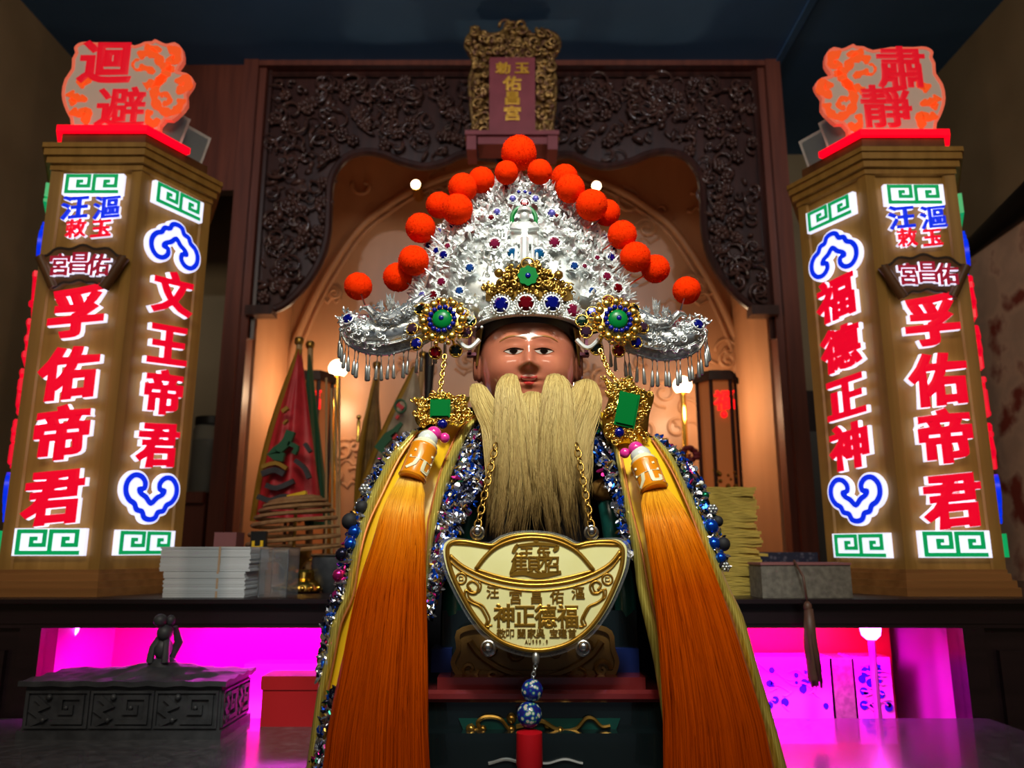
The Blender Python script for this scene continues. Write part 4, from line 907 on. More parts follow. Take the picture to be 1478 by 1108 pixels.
def hp(th, ph):
    x = RXh*math.cos(ph)**0.85*math.sin(th); y = -RYh*math.cos(ph)**0.85*math.cos(th); z = RZh*math.sin(ph)
    f = max(0.0, math.cos(th)); d = fdisp(x, z)*min(1, f*1.6)
    n = Vector((x/RXh**2, y/RYh**2, z/RZh**2)).normalized()
    p = Vector((x, y, z))+Vector((n.x*0.5, n.y*0.5-0.5*f, 0))*d
    return Vector((HX, HY, EZ))+p
def surf(x, z):                                                    # point on the face at (x, z) from the eye-line centre
    ph = math.asin(max(-0.99, min(0.99, z/RZh))); th = math.asin(max(-0.99, min(0.99, x/(RXh*math.cos(ph)**0.85)))); return hp(th, ph)
NT, NP = 150, 110
m = MB(); V = []; Fc = []
# one continuous surface: robed trunk, neck and head
prof = [(zs+0.045, .080, .072, .765), (zs+0.075, .086, .080, .758), (1.00, .078, .070, .757), (1.05, .074, .060, .762), (1.085, .062, .048, .766), (1.105, .040, .036, .76), (1.116, .027, .027, .752), (1.124, .026, .026, .745)]
for z, rx_, ry_, yy in prof:
    for k in range(NT): a = 2*math.pi*k/NT-math.pi; V.append((HX+0.004+rx_*math.sin(a), yy-ry_*math.cos(a), z))
nb = len(prof)
for i in range(NP+1):
    ph = -1.22+(1.22+math.pi/2-0.02)*i/NP
    for k in range(NT): V.append(hp(2*math.pi*k/NT-math.pi, ph))
for i in range(nb+NP):
    for k in range(NT): Fc.append((i*NT+k, i*NT+(k+1) % NT, (i+1)*NT+(k+1) % NT, (i+1)*NT+k))
m.add(V, Fc); m.m = [0 if i//NT < nb-2 else 1 for i in range(len(Fc))]
obj('body', m, [M['robe'], M['skin']], stt, angle=None)
def decal(poly, n=6, off=0.0004, th=0.0):                           # thin painted patch following the face, from two boundary curves
    up, dn = poly; m = MB(); G = []
    for t_ in np.linspace(0, 1, n): G.append([surf(u[0]*(1-t_)+d_[0]*t_, u[1]*(1-t_)+d_[1]*t_)+Vector((0, -off, 0)) for u, d_ in zip(up, dn)])
    m.grid(G, flip=True, thick=0.0006); return m
for sg in (-1, 1):
    xs = np.linspace(-1, 1, 15); e = lambda s_, o: [(sg*0.0142+0.0088*q, o*(1-q*q)*s_-0.0012+0.0006*q*sg) for q in xs]
    ey = obj('eye', decal((e(0.0010, 1), e(0.0028, -1)), 5, 0.0004), M['tooth'], stt)
    ir = [(sg*0.0142+0.0038*q, 0.0015*(1-q*q)*1-0.0010) for q in xs]; ir2 = [(sg*0.0142+0.0038*q, -0.0026*(1-q*q)-0.0012) for q in xs]
    obj('iris', decal((ir, ir2), 4, 0.0008), M['eyed'], ey)
    ld_ = [(sg*0.0142+0.0096*q, 0.0020*(1-q*q)-0.0006) for q in xs]; ld2 = [(sg*0.0142+0.0094*q, 0.0011*(1-q*q)-0.0006) for q in xs]
    obj('lash', decal((ld_, ld2), 3, 0.0008), M['eyed'], ey)
    bu = [(sg*(0.0145+0.0125*q), 0.0122-0.0026*q*q+0.0014*(1-q*q)) for q in xs]; bd_ = [(sg*(0.0145+0.0125*q), 0.0118-0.0030*q*q) for q in xs]
    obj('eyebrow', decal((bu, bd_), 3, 0.0004), M['brow'], stt)
    m = MB(); c = Vector((HX+sg*0.0475, HY-0.002, EZ-0.004)); m.ball(c, (0.005, 0.010, 0.018), 12, 10); m.torus(c+Vector((sg*0.003, 0, 0)), 0.009, 0.003, Fr((0, 0, 0), (0, 1, 0), (0, 0, 1), (1, 0, 0)), 14, 6, 0.8, 1.5); obj('ear', m, M['skin'], stt)
xs = np.linspace(-1, 1, 17)
mo = obj('mouth', decal(([(0.0075*q, -0.0262+0.0006*abs(q)+0.0010*q*q) for q in xs], [(0.0075*q, -0.0335+0.0062*q*q) for q in xs]), 6, 0.0003), M['lip'], stt)
obj('teeth', decal(([(0.0064*q, -0.0280+0.0008*q*q) for q in xs], [(0.0064*q, -0.0294+0.0015*q*q) for q in xs]), 3, 0.0012), M['tooth'], mo)
# hair line and gilt cap edge under the crown
m = MB()
def ringpt(a, rx_, ry_, z): return Vector((HX+rx_*math.sin(a), HY-ry_*math.cos(a), z))
CZ = W(762, 457, HY-0.057).z
m.grid([[ringpt(a, 0.0475+0.0015*q, 0.0505+0.0015*q, CZ-0.0035+0.0055*q-0.016*(1-q)*abs(math.sin(a))**4) for a in np.linspace(-math.pi, math.pi, 61)] for q in np.linspace(0, 1, 5)], thick=0.001, tdir=(0, 0, 0.001)); obj('hair', m, M['hairline'], stt)
for sg in (-1, 1):
    m = MB(); G = []
    for q in np.linspace(0, 1, 9): G.append([ringpt(sg*a, 0.0495, 0.0525, CZ-0.002-0.034*q) + Vector((sg*0.001, 0, 0)) for a in np.linspace(1.0+0.30*q, 1.95, 6)])
    m.grid(G, thick=0.0015, tdir=(sg, 0, 0)); obj('gilt_cap_side', m, M['capgold'], stt)

# beard: long locks of fine strands
locks = [
 ([(736, 540, .678), (733, 560, .668), (738, 600, .660), (743, 660, .654), (745, 720, .650), (738, 782, .647)], [9, 19, 23, 26, 30, 26], 760),
 ([(800, 540, .678), (803, 560, .668), (804, 600, .660), (806, 660, .654), (812, 720, .650), (822, 796, .647)], [9, 20, 24, 26, 28, 24], 760),
 ([(688, 554, .700), (697, 580, .688), (718, 622, .668), (726, 670, .660), (728, 730, .655), (718, 775, .652)], [10, 18, 22, 24, 22, 18], 460),
 ([(846, 548, .700), (842, 580, .684), (830, 630, .668), (830, 680, .660), (830, 730, .655), (836, 785, .652)], [14, 28, 24, 20, 18, 14], 460),
 ([(768, 566, .682), (768, 600, .670), (770, 660, .664), (775, 720, .658), (782, 782, .655)], [16, 26, 34, 38, 36], 520)]
rb = random.Random(21)
for L, hw, ns in locks:
    P = [W(x, y, Y) for x, y, Y in L]; C = smooth([tuple(p)+(h,) for p, h in zip(P, hw)], 5); Ck = C[:int(len(C)*0.66)]
    m = MB(); rows = []
    for i, q in enumerate(Ck):                                      # the dense inner hair of the lock
        w = q[3]*0.00060*0.80*(1-0.75*(i/len(Ck))**2.5)*min(1, 0.35+i/3); rows.append([(q[0]+w*math.cos(a), q[1]+0.004+0.45*w*math.sin(a), q[2]) for a in np.linspace(0, 2*math.pi, 15)])
    m.grid(rows)
    clumps = [(rb.uniform(-1, 1), rb.uniform(-0.0035, 0.0035), rb.uniform(0.78, 1.04), rb.uniform(0, 6.28)) for _ in range(16)]
    for s_ in range(ns):
        u = rb.uniform(-1, 1); dp = -math.sqrt(max(0, 1-u*u))*rb.uniform(0.75, 1.0); cu, cdx, ce, cph = min(clumps, key=lambda c: abs(c[0]-u)+rb.uniform(0, 0.12))
        tend = ce*rb.uniform(0.72, 1.0); t0 = 0.055*abs(u)**2.2+rb.uniform(0, 0.012)+(rb.uniform(0, 0.3) if rb.random() < 0.2 else 0); wild = rb.random() < 0.10
        ph, am = rb.uniform(0, 6.28), rb.uniform(0.0004, 0.0014)*(2.4 if wild else 1); fr_ = rb.uniform(5, 15); pts = []; rs = []
        for k in range(15):
            t_ = t0+(tend-t0)*k/14; x = min(t_, 1.06)*(len(C)-1); i = min(int(x), len(C)-2); f = x-i
            q = [C[i][j]*(1-f)+C[i+1][j]*f for j in range(4)]; w = q[3]*0.00060; g = min(1, max(0, (t_-0.3)/0.6))*0.62
            uu = u*(1-g)+cu*1.12*g
            pts.append((q[0]+uu*w+cdx*g+am*math.sin(fr_*t_+ph)*(0.3+1.8*t_)+0.0007*math.sin(9*t_+cph), q[1]+dp*w*0.45+am*0.6*math.cos(fr_*t_+ph)-0.001, q[2])); rs.append(0.00028*(1-0.65*k/14))
        m.tube(pts, rs, 3)
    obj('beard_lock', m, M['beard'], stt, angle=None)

# ------------------------------------------------------------------ cape
cape = thing('statue_cape', (HX, 0.72, 0.83), 'yellow satin cape with gold ribbon trim and sequins on the statue', 'cape')
def dY(y): return float(np.interp(y, [585, 620, 650, 720, 800, 900, 1000, 1150], [.700, .683, .672, .655, .640, .630, .622, .612]))
LOo = [(600, 617), (567, 649), (545.6, 685), (526.6, 733), (513, 777), (503.6, 817), (497, 858), (480, 893), (471, 937), (459, 990), (442, 1108), (437, 1150)]
LOi = [(604, 622), (577, 660), (553, 710), (531, 758), (519, 804), (510, 858), (492.5, 900), (484, 941), (472, 1004), (453, 1108), (448, 1150)]
LIo = [(690, 597), (665, 617), (648.5, 649), (635, 682), (622, 733), (616, 770), (613, 870), (613, 1150)]
LIi = [(704, 595), (680, 617), (665, 649), (651, 687), (638, 722), (629, 760), (621, 804), (617, 844), (615, 900), (615, 1150)]
RIi = [(844, 589), (867, 618), (884, 644), (896, 696), (904, 748), (916, 814), (920, 850), (932.6, 905), (945, 961), (957, 1041), (964, 1108), (968, 1150)]
RIo = [(854, 587), (887, 632), (899, 667), (910, 725), (924.6, 785), (935, 843), (943, 879), (952, 913), (959, 975), (966, 1041), (969, 1108), (972, 1150)]
ROi = [(940, 632), (968, 676), (991, 725), (1011, 777), (1028.6, 829), (1036.6, 846), (1053.5, 885), (1068, 930), (1085, 985), (1102, 1046), (1116.5, 1108), (1126, 1150)]
ROo = [(945, 628), (971, 658), (991, 700), (1014, 748), (1031, 794), (1051, 843), (1073, 890), (1090, 949), (1114, 1029), (1136, 1108), (1147, 1150)]
ys_ = np.linspace(0, 1, 40)
def strip(A, B, off, waves=0.0, nc=5, sub=0):
    A, B = np.array(smooth(A, 4)), np.array(smooth(B, 4)); G = []
    def at(Pn, s_):
        d = np.r_[0, np.cumsum(np.hypot(*np.diff(Pn, axis=0).T))]; d /= d[-1]; return np.interp(s_, d, Pn[:, 0]), np.interp(s_, d, Pn[:, 1])
    for s_ in ys_:
        a, b_ = at(A, s_), at(B, s_); row = []
        for q in np.linspace(0, 1, nc):
            x, y = a[0]*(1-q)+b_[0]*q, a[1]*(1-q)+b_[1]*q
            row.append(W(x, y, dY(y)+off-0.006*math.sin(math.pi*q)*(1 if nc > 3 else 0.4)+waves*math.sin(s_*23+q*4)))
        G.append(row)
    return G
def cl_strip(name, A, B, off, mm, par, waves=0.0, nc=5, th=0.0016):
    m = MB(); m.grid(strip(A, B, off, waves, nc), thick=th); return obj(name, m, mm, par, angle=60)
yl = cl_strip('satin_panel', LOi, LIo, 0.004, M['satin'], cape, 0.002, 12); yr = cl_strip('satin_panel', RIo, ROi, 0.004, M['satin'], cape, 0.002, 12)
for A, B in ((LOo, LOi), (LIo, LIi), (RIi, RIo), (ROi, ROo)):
    tr = cl_strip('gold_trim', A, B, -0.001, M['trim'], cape, 0.0012, 5, 0.002)
    E_ = B if A in (LOo, RIi) else A
    m = MB(); m.tube([W(x, y, dY(y)-0.003) for x, y in smooth(E_, 4)], 0.0009, 5); obj('braid', m, M['cord'], tr)
# drape falling behind the statue
m = MB(); A = strip(LOo, LOi, 0.0, 0, 2); B = strip(ROi, ROo, 0.0, 0, 2); G = []
for ra, rb_ in zip(A, B):
    l, r = Vector(ra[0]), Vector(rb_[1]); row = []
    zl = (l.z+r.z)/2; yy = (l.y+r.y)/2
    for q in np.linspace(0, 1, 25):
        a = math.pi*q; x = (l.x+r.x)/2-(r.x-l.x)/2*math.cos(a)*(0.985 if 0 < q < 1 else 0.995); row.append((x, (l.y*(1-q)+r.y*q)+0.004+(0.905-yy)*math.sin(a)**0.7+0.004*math.sin(q*40), l.z*(1-q)+r.z*q+0.02*math.sin(a)))
    G.append(row)
m.grid(G, thick=0.001); obj('back_drape', m, M['robe'], cape, angle=60)
m = MB(); top = G[0]; G2 = []
for s_ in np.linspace(0, 1, 8):
    G2.append([(p[0]*(1-s_)+(HX+(p[0]-HX)*0.28)*s_, p[1]*(1-s_)+(0.76+(p[1]-0.76)*0.3)*s_, p[2]+0.030*math.sin(s_*math.pi/2)) for p in top])
m.grid(G2, thick=0.001, tdir=(0, 0, -1)); obj('shoulder', m, M['robe'], cape, angle=60)
for sg, x0, x1 in ((-1, 640, 704), (1, 845, 905)):
    pass
# sequinned bands
SQ = [M['sq_s'], M['sq_b'], M['sq_p'], M['sq_d'], M['sq_g'], M['oldgold']]
rs_ = random.Random(8)
def sequins(name, A, B, off, n, wts, smin=0.0013, smax=0.0032):
    G = strip(A, B, off, 0, 9); m = MB(); m.k = 3; m.grid(G, thick=0.001)
    for i in range(n):
        a, b_ = rs_.random()*(len(G)-1.01), rs_.random()*7.99; i0, j0 = int(a), int(b_); fa, fb = a-i0, b_-j0
        p = (Vector(G[i0][j0])*(1-fa)+Vector(G[i0+1][j0])*fa)*(1-fb)+(Vector(G[i0][j0+1])*(1-fa)+Vector(G[i0+1][j0+1])*fa)*fb
        zone = math.sin(i0*0.9)+math.sin(b_*1.1+i0*0.35); w = list(wts); 
        if zone > 0.6: w[1] *= 5
        elif zone < -0.6: w[2] *= 2
        m.k = rs_.choices(range(6), w)[0]; s_ = rs_.uniform(smin, smax)
        R = Matrix.Rotation(rs_.uniform(-0.7, 0.7), 3, 'X')@Matrix.Rotation(rs_.uniform(-0.7, 0.7), 3, 'Z')@Matrix.Rotation(rs_.uniform(0, 3), 3, 'Y')
        if rs_.random() < 0.5: m.ball(p+Vector((0, -0.0014, 0)), (s_*2.0, s_*0.5, s_*0.55), 6, 4, R)
        else: m.lathe([(s_, -0.0003), (s_, 0.0003)], p+Vector((0, -0.0016, 0)), 7, R@Matrix.Rotation(math.pi/2, 3, 'X'))
    return obj(name, m, SQ, cape, flat=True)
LS = [(712, 610), (712, 640), (702, 690), (680, 730), (660, 790), (643, 830), (634, 880), (628, 900)]
sequins('sequin_band', [(704, 597), (682, 618), (666, 650), (652, 688), (639, 722), (630, 760), (622, 804), (618, 850), (616, 890)], [(714, 604), (712, 640), (700, 690), (684, 725), (662, 770), (648, 815), (630, 860), (622, 890)], 0.006, 800, [9, 1.3, 0.5, 2.4, 0.25, 1.0])
sequins('sequin_band', [(838, 600), (850, 640), (872, 690), (888, 740), (904, 800)], [(846, 592), (868, 620), (885, 650), (897, 700), (914, 805)], 0.006, 260, [6, 2.0, 0.5, 2.4, 0.3, 0.8])
def outer(A, dx):
    return [(x+dx*min(1, max(0, (y-640)/50)), y) for x, y in A]
LEo = [(596, 622), (556, 655), (534, 690), (514, 735), (500, 777), (492, 817), (480, 860), (467, 900), (462, 940), (457, 975)]
sequins('beaded_edge', LEo, [(604, 622), (568, 652), (547, 690), (528, 735), (515, 777), (506, 817), (499, 860), (482, 900), (473, 940), (463, 985)], 0.004, 420, [7, 1.0, 0.35, 3, 0.2, 0.8])
REo = [(948, 628), (985, 655), (1012, 690), (1026, 730), (1040, 770), (1045, 800), (1048, 820)]
sequins('beaded_edge', [(943, 630), (968, 660), (988, 702), (1010, 750), (1028, 796), (1038, 815)], REo, 0.004, 300, [6, 1.2, 0.3, 3, 0.8, 0.4])
sequins('beaded_edge', [(474, 1000), (465, 1040), (457, 1075), (451, 1110), (448, 1140)], [(497, 985), (488, 1030), (480, 1070), (475, 1110), (474, 1140)], -0.003, 260, [5, 0.4, 0.4, 2, 1.2, 1.2])
for x, y, r, k in ((527, 706, 9, 'silver2'), (522, 732, 10, 'blackpom'), (505, 752, 12, 'blackpom'), (512, 768, 10, 'sq_b'), (506, 785, 9, 'sq_b'), (494, 800, 10, 'sq_d'), (489, 830, 9, 'sq_p'), (546, 684, 6, 'sq_d'),
                   (1028, 735, 8, 'silver2'), (1018, 715, 6, 'sq_g'), (1026, 760, 11, 'sq_b'), (1036, 752, 8, 'blackpom'), (1030, 785, 10, 'sq_b'), (1044, 785, 10, 'blackpom'), (1040, 805, 8, 'sq_b'), (1047, 818, 7, 'silver2'), (1012, 697, 4, 'pearl'), (552, 835, 4, 'sq_d'), (536, 876, 4, 'silver2'), (546, 802, 5, 'silver2')):
    m = MB(); Y = dY(y)-0.002; c = W(x, y, Y); r *= 0.00058
    if k == 'silver2':
        for q in range(6): an = q*1.047; m.ball(c+Vector((0.6*r*math.cos(an), -0.001, 0.6*r*math.sin(an))), (r*0.42, 0.002, r*0.42), 8, 6)
        m.ball(c+Vector((0, -0.003, 0)), r*0.35, 8, 6)
    else: m.ball(c, r, 12, 8)
    obj('bead_cluster' if k != 'blackpom' else 'black_ball', m, M[k], cape)

# ------------------------------------------------------------------ shoulder brooches
def brooch(F, outline, gem, label, px):
    c = F.p(0, 0)
    t = thing('shoulder_brooch', F.p(0, 0), label, 'brooch', 'gold shoulder brooches')
    po = smooth(outline, 3, True); m = MB(); m.prism(po, F, -0.004, 0.0); r6 = random.Random(2)
    xs = [p[0] for p in po]; zs_ = [p[1] for p in po]
    for i in range(150):
        for _ in range(30):
            k = r6.randrange(len(po)); q = r6.uniform(0.55, 1.0); a, b = po[k][0]*q, po[k][1]*q
            if abs(a) > gem[0]*0.95 or abs(b) > gem[1]*0.95: break
        if r6.random() < 0.5: m.ball(F.p(a, b, r6.uniform(0, 0.004)), r6.uniform(0.0009, 0.0018), 6, 5)
        else: m.tube(scroll(F, a, b, r6.uniform(0.0025, 0.0045), 1.1, r6.uniform(0.0005, 0.003), 0.0006, r6.uniform(0, 6.28), r6.choice((-1, 1)), 9), 0.0007, 5)
    bo = obj('gold_setting', m, M['gold'], t, angle=None)
    m = MB(); w, h = gem[:2]
    m.prism([(-w, -h), (w, -h), (w, h), (-w, h)], F, 0.001, 0.004); m.prism([(-w*.85, -h*.85), (w*.85, -h*.85), (w*.85, h*.85), (-w*.85, h*.85)], F, 0.004, 0.0055); obj('green_stone', m, M['green'], t)
    m = MB(); m.ball(F.p(gem[2], -h-0.006, 0.003), (0.0045, 0.003, 0.0045), 12, 8); obj('blue_stone', m, M['g_blue'], t)
    return t
bs = 0.00060
Fl = Fr(W(636, 590, 0.664), (1, 0, 0.0), (0, -0.04, 1), (0, -1, -0.04))
brooch(Fl, [(x*bs, y*bs) for x, y in ((-40, 18), (-20, 14), (-12, 22), (0, 24), (12, 22), (22, 16), (42, 18), (38, 4), (44, -8), (30, -22), (14, -18), (4, -26), (-10, -20), (-30, -26), (-38, -12), (-34, 2))], (0.0088, 0.0078, 0.002), 'gold brooch with a square green stone on the left shoulder', (636, 590))
Frr = Fr(W(905, 592, 0.664), (0.98, 0.12, -0.20), (0.20, -0.02, 0.97), (-0.12, -0.99, -0.03)); Frr = Fr(Frr.o, Frr.u, Frr.n.cross(Frr.u), Frr.n)
brooch(Frr, [(x*bs, y*bs) for x, y in ((-44, 44), (-30, 36), (-16, 40), (-6, 52), (8, 36), (24, 34), (36, 30), (34, 0), (36, -30), (26, -50), (10, -46), (-8, -52), (-24, -46), (-34, -20), (-30, 10), (-36, 28))], (0.0092, 0.0150, -0.003), 'tall gold brooch with a long green stone on the right shoulder', (905, 592))

# ------------------------------------------------------------------ tassels
def big_tassel(label, bead0, bead1, axis, seed, pearl, pinkpos):
    r7 = random.Random(seed)
    A, B = W(*bead0), W(*bead1); ax = (B-A).normalized()
    t = thing('orange_tassel', A, label, 'tassel', 'orange tassels on the cape')
    q = Vector((0, 0, 1)).rotation_difference(-ax).to_matrix(); L = (B-A).length; rr = 21*0.00056
    m = MB(); m.lathe([(rr*0.92, 0), (rr*1.02, 0.0015), (rr*1.0, L*0.08), (rr*0.97, L*0.12), (rr*0.97, L*0.88), (rr*1.0, L*0.92), (rr*1.0, L-0.0015), (rr*0.9, L)], B, 28, q); am = obj('amber_cylinder', m, M['amber'], t)
    m = MB(); Fx = Fr(A*0.45+B*0.55, q@Vector((1, 0, 0)), q@Vector((0, 0, 1)), (q@Vector((0, -1, 0)))); V, Fc = glyph('元', 0.02)
    sgx = 1 if seed == 1 else -1
    pts = []
    for x, y, z in V:
        an = (x*0.024)/rr+0.35*sgx; pts.append(Fx.o+Fx.u*(rr*1.0+0.0005*z)*math.sin(an)+Fx.n*(rr*1.0+0.0005*z)*math.cos(an)+Fx.v*(y*0.022))
    m.add(pts, Fc); obj('white_symbol', m, M['cream'], am)
    m = MB(); m.lathe([(rr*0.86, 0), (rr*0.9, 0.002), (rr*0.7, 0.005), (rr*0.4, 0.006)], A, 20, q); obj('thread_cap', m, M['cream'], t)
    m = MB(); m.ball(A-ax*0.007, 0.0088, 16, 12); obj('white_pearl', m, M['pearl'], t)
    m = MB(); m.ball(W(*pinkpos), 0.0066, 16, 12); m.ball(W(*pinkpos)+Vector((0.009*sgx, 0.003, -0.003)), 0.0045, 14, 10); obj('pink_pearl', m, M['pinkp'], t)
    C = smooth([tuple(W(x, y, Y))+(h*0.00056,) for x, y, Y, h in axis], 6); N = len(C)
    m = MB(); rows = [[(c[0]+c[3]*0.93*math.cos(a), c[1]+0.38*c[3]*0.9*math.sin(a), c[2]) for a in np.linspace(0, 2*math.pi, 25)] for c in C]; m.grid(rows)
    ns = 520
    for s_ in range(ns):
        u = -1+2*(s_+r7.random())/ns; a = math.acos(max(-1, min(1, u))); back = r7.random() < 0.12
        pts = []; am_, ph, fr_ = r7.uniform(0.0002, 0.0010), r7.uniform(0, 6.28), r7.uniform(4, 16); lf = r7.uniform(0.0, 0.0012)
        uu = u+r7.uniform(-0.03, 0.03)
        for k in range(16):
            x = (N-1)*k/15; i = min(int(x), N-2); f = x-i; c = [C[i][j]*(1-f)+C[i+1][j]*f for j in range(4)]
            pts.append((c[0]+c[3]*max(-1, min(1, uu))*0.98+am_*math.sin(fr_*k/15+ph), c[1]+(0.38 if back else -0.38)*c[3]*math.sin(a)-lf, c[2]))
        m.tube(pts, 0.00048, 4)
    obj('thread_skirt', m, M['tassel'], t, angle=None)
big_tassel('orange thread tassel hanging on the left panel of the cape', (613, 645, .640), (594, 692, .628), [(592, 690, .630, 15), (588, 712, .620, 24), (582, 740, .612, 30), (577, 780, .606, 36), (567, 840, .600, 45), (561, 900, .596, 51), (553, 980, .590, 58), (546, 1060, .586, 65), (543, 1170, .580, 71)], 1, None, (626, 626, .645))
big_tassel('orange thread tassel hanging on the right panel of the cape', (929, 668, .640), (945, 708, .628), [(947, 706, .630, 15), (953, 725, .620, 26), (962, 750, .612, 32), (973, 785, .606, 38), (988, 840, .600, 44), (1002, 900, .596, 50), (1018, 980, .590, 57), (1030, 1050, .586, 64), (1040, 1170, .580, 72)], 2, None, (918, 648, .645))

# ------------------------------------------------------------------ gold medal on its chain
FM = Fr(W(773, 862, 0.612), (1, 0, 0), (0, 0.10, 1), (0, -1, 0.10))
md = thing('gold_medal', FM.p(0, 0), 'gold ingot shaped medal with raised characters hanging under the beard', 'medal')
def c7(x, y): return FM.hit(640+x/5.474, 760+y/5.474)
MO = [(20, 120), (70, 98), (150, 100), (260, 118), (375, 132), (450, 88), (550, 55), (640, 44), (700, 42), (760, 46), (850, 55), (960, 86), (1055, 132), (1150, 112), (1280, 98), (1380, 102), (1436, 140), (1450, 200), (1436, 320), (1385, 460), (1300, 640), (1200, 785), (1100, 880), (980, 950), (850, 988), (735, 998), (620, 985), (480, 940), (380, 880), (290, 800), (200, 680), (110, 520), (40, 370), (4, 240), (0, 160)]
mo_ = [c7(*p) for p in smooth(MO, 3, True)]
cx_, cy_ = c7(730, 520)
big = [(cx_+(a-cx_)*1.045, cy_+(b-cy_)*1.055-0.0008) for a, b in mo_]
m = MB(); m.prism(big, FM, -0.005, -0.002); obj('acrylic_backing', m, M['clear'], md)
m = MB(); m.prism(mo_, FM, -0.0018, 0.0); pl = obj('gold_plate', m, M['medal'], md)
inn = [(cx_+(a-cx_)*0.955, cy_+(b-cy_)*0.955) for a, b in mo_]
lineA = [c7(*p) for p in smooth([(50, 225), (150, 310), (300, 385), (450, 430), (600, 455), (735, 462), (900, 450), (1050, 420), (1200, 365), (1320, 290), (1400, 190)], 4)]
lens = [c7(*p) for p in smooth([(258, 335), (330, 240), (420, 160), (550, 108), (700, 88), (850, 104), (980, 150), (1080, 220), (1185, 345)], 4)]
lensb = [c7(*p) for p in smooth([(258, 335), (450, 395), (640, 425), (820, 425), (1000, 395), (1185, 345)], 4)]
left_top = [c7(*p) for p in smooth([(60, 130), (200, 138), (370, 165)], 3)]; right_top = [c7(*p) for p in smooth([(1060, 165), (1200, 140), (1390, 145)], 3)]
m = MB()
def ridge(pts, r, closed=False): m.tube([FM.p(a, b, 0.0002) for a, b in pts], r, 6, closed)
ridge(inn, 0.0019, True); ridge(lineA, 0.0017); ridge([(a, b-0.0042) for a, b in lineA], 0.0010); ridge(lens, 0.0019); ridge(lensb, 0.0012); ridge(left_top, 0.0014); ridge(right_top, 0.0014)
obj('raised_line', m, M['medgold'], pl, angle=None)
for sg, x in ((1, 140), (-1, 1295)):
    m = MB(); a, b = c7(x, 408 if sg > 0 else 415); m.torus(FM.p(a, b, 0.0004), 0.0040, 0.0009, FM, 18, 6); m.ribbon([(a-.0014, b-.0014), (a+.0014, b-.0014), (a+.0014, b+.0014), (a-.0014, b+.0014)], 0.0008, FM, 0, 0.0007, True)
    X = lambda q: (q if sg > 0 else 1435-q)
    P = [c7(X(p[0]), p[1]) for p in smooth([(215, 500), (190, 460), (230, 430), (275, 465), (262, 520), (215, 525), (175, 500), (175, 560), (220, 600), (285, 630), (320, 680), (345, 740), (330, 785), (365, 790)], 4)]
    m.tube([FM.p(a, b, 0.0004) for a, b in P], 0.0011, 5); m.tube([FM.p(a+0.0022, b+0.001, 0.0003) for a, b in P[10:]], 0.0008, 5)
    obj('ruyi_ornament', m, M['medgold'], pl, angle=None)
E8 = 0.6*0.00101/1.09
def mch(ch, x, y, h, bold=0.02, wx=1.0, name='character'):
    a, b = c7(x, y); s_ = h/5.474*MPP(862, 0.612)*1.02
    obj(name, MB().text(FM, ch, a, b, s_, -0.0004, 0.0012, bold, wx, 0.0), M['medgold'], pl)
for ch, x, y, h in (('汪', 388, 515, 100), ('宮', 568, 555, 108), ('昌', 733, 556, 104), ('佑', 895, 552, 108), ('漚', 1062, 522, 104)): mch(ch, x, y, h)
for ch, x, y in (('神', 480, 700), ('正', 640, 702), ('德', 805, 705), ('福', 980, 705)): mch(ch, x, y, 180, 0.035, 0.92)
for ch, x in (('敬', 455), ('叩', 525), ('闔', 615), ('家', 695), ('吳', 765), ('宝', 870), ('建', 940), ('首', 1015)): mch(ch, x, 840, 72, 0.015)
for i, ch in enumerate('AU999.9'): mch(ch, 655+i*27, 905, 42, 0.01, 0.8)
for ch, x, y, h, wx in (('隹', 600, 275, 150, 0.85), ('貝', 712, 300, 150, 0.85), ('才', 790, 290, 150, 0.8), ('召', 862, 300, 150, 0.8), ('王', 655, 205, 100, 1.1), ('缶', 790, 200, 100, 1.1)): mch(ch, x, y, h, 0.03, wx)
m = MB()                                                            # joined strokes of the lucky four-in-one character
for st_, w in (([(720, 100), (745, 125)], .0030), ([(590, 140), (570, 165), (548, 205)], .0026), ([(580, 150), (740, 135), (900, 150)], .0022), ([(905, 148), (895, 170), (870, 192)], .0028), ([(565, 250), (550, 330), (530, 372)], .0026), ([(525, 378), (640, 365), (760, 388), (930, 358)], .0032)):
    P = [c7(*p) for p in smooth(st_, 3)]; m.ribbon(P, [w*(0.8+0.4*math.sin(math.pi*i/max(1, len(P)-1))) for i in range(len(P))], FM, -0.0004, 0.0012)
obj('character_stroke', m, M['medgold'], pl)
for x, y in ((268, 36), (1170, 36), (352, 948), (1105, 948)):
    m = MB(); a, b = c7(x, y); m.ball(FM.p(a, b, 0.001), 0.0042, 14, 10); m.torus(FM.p(a, b-0.001, -0.0015), 0.0046, 0.0016, FM, 16, 6); obj('stud', m, M['steel'], md)
def chain(name, P0, P1, n, r, rw, mm, par, sag=0.0):
    m = MB(); D = (P1-P0); u = D.normalized()
    for i in range(n):
        t_ = (i+0.5)/n; c = P0+D*t_+Vector((0, 0, -sag*math.sin(math.pi*t_))); v = u.cross(Vector((0, 1, 0))).normalized(); w = v if i % 2 == 0 else (v*0.5+Vector((0, -1, 0))*0.85).normalized()
        m.torus(c, D.length/n*0.66, rw, Fr(c, u, w, u.cross(w)), 10, 5, 1.0, 0.66)
    return obj(name, m, mm, par, angle=None)
chain('chain', FM.p(*c7(268, 10), 0.001), W(716, 640, .634), 12, 0.004, 0.0008, M['oldgold'], md); chain('chain', FM.p(*c7(1170, 10), 0.001), W(832, 640, .634), 12, 0.004, 0.0008, M['oldgold'], md)
m = MB(); p0 = FM.p(*c7(730, 1040), 0); m.ball(p0, (0.003, 0.003, 0.005), 10, 8); obj('hook', m, M['silver2'], md)
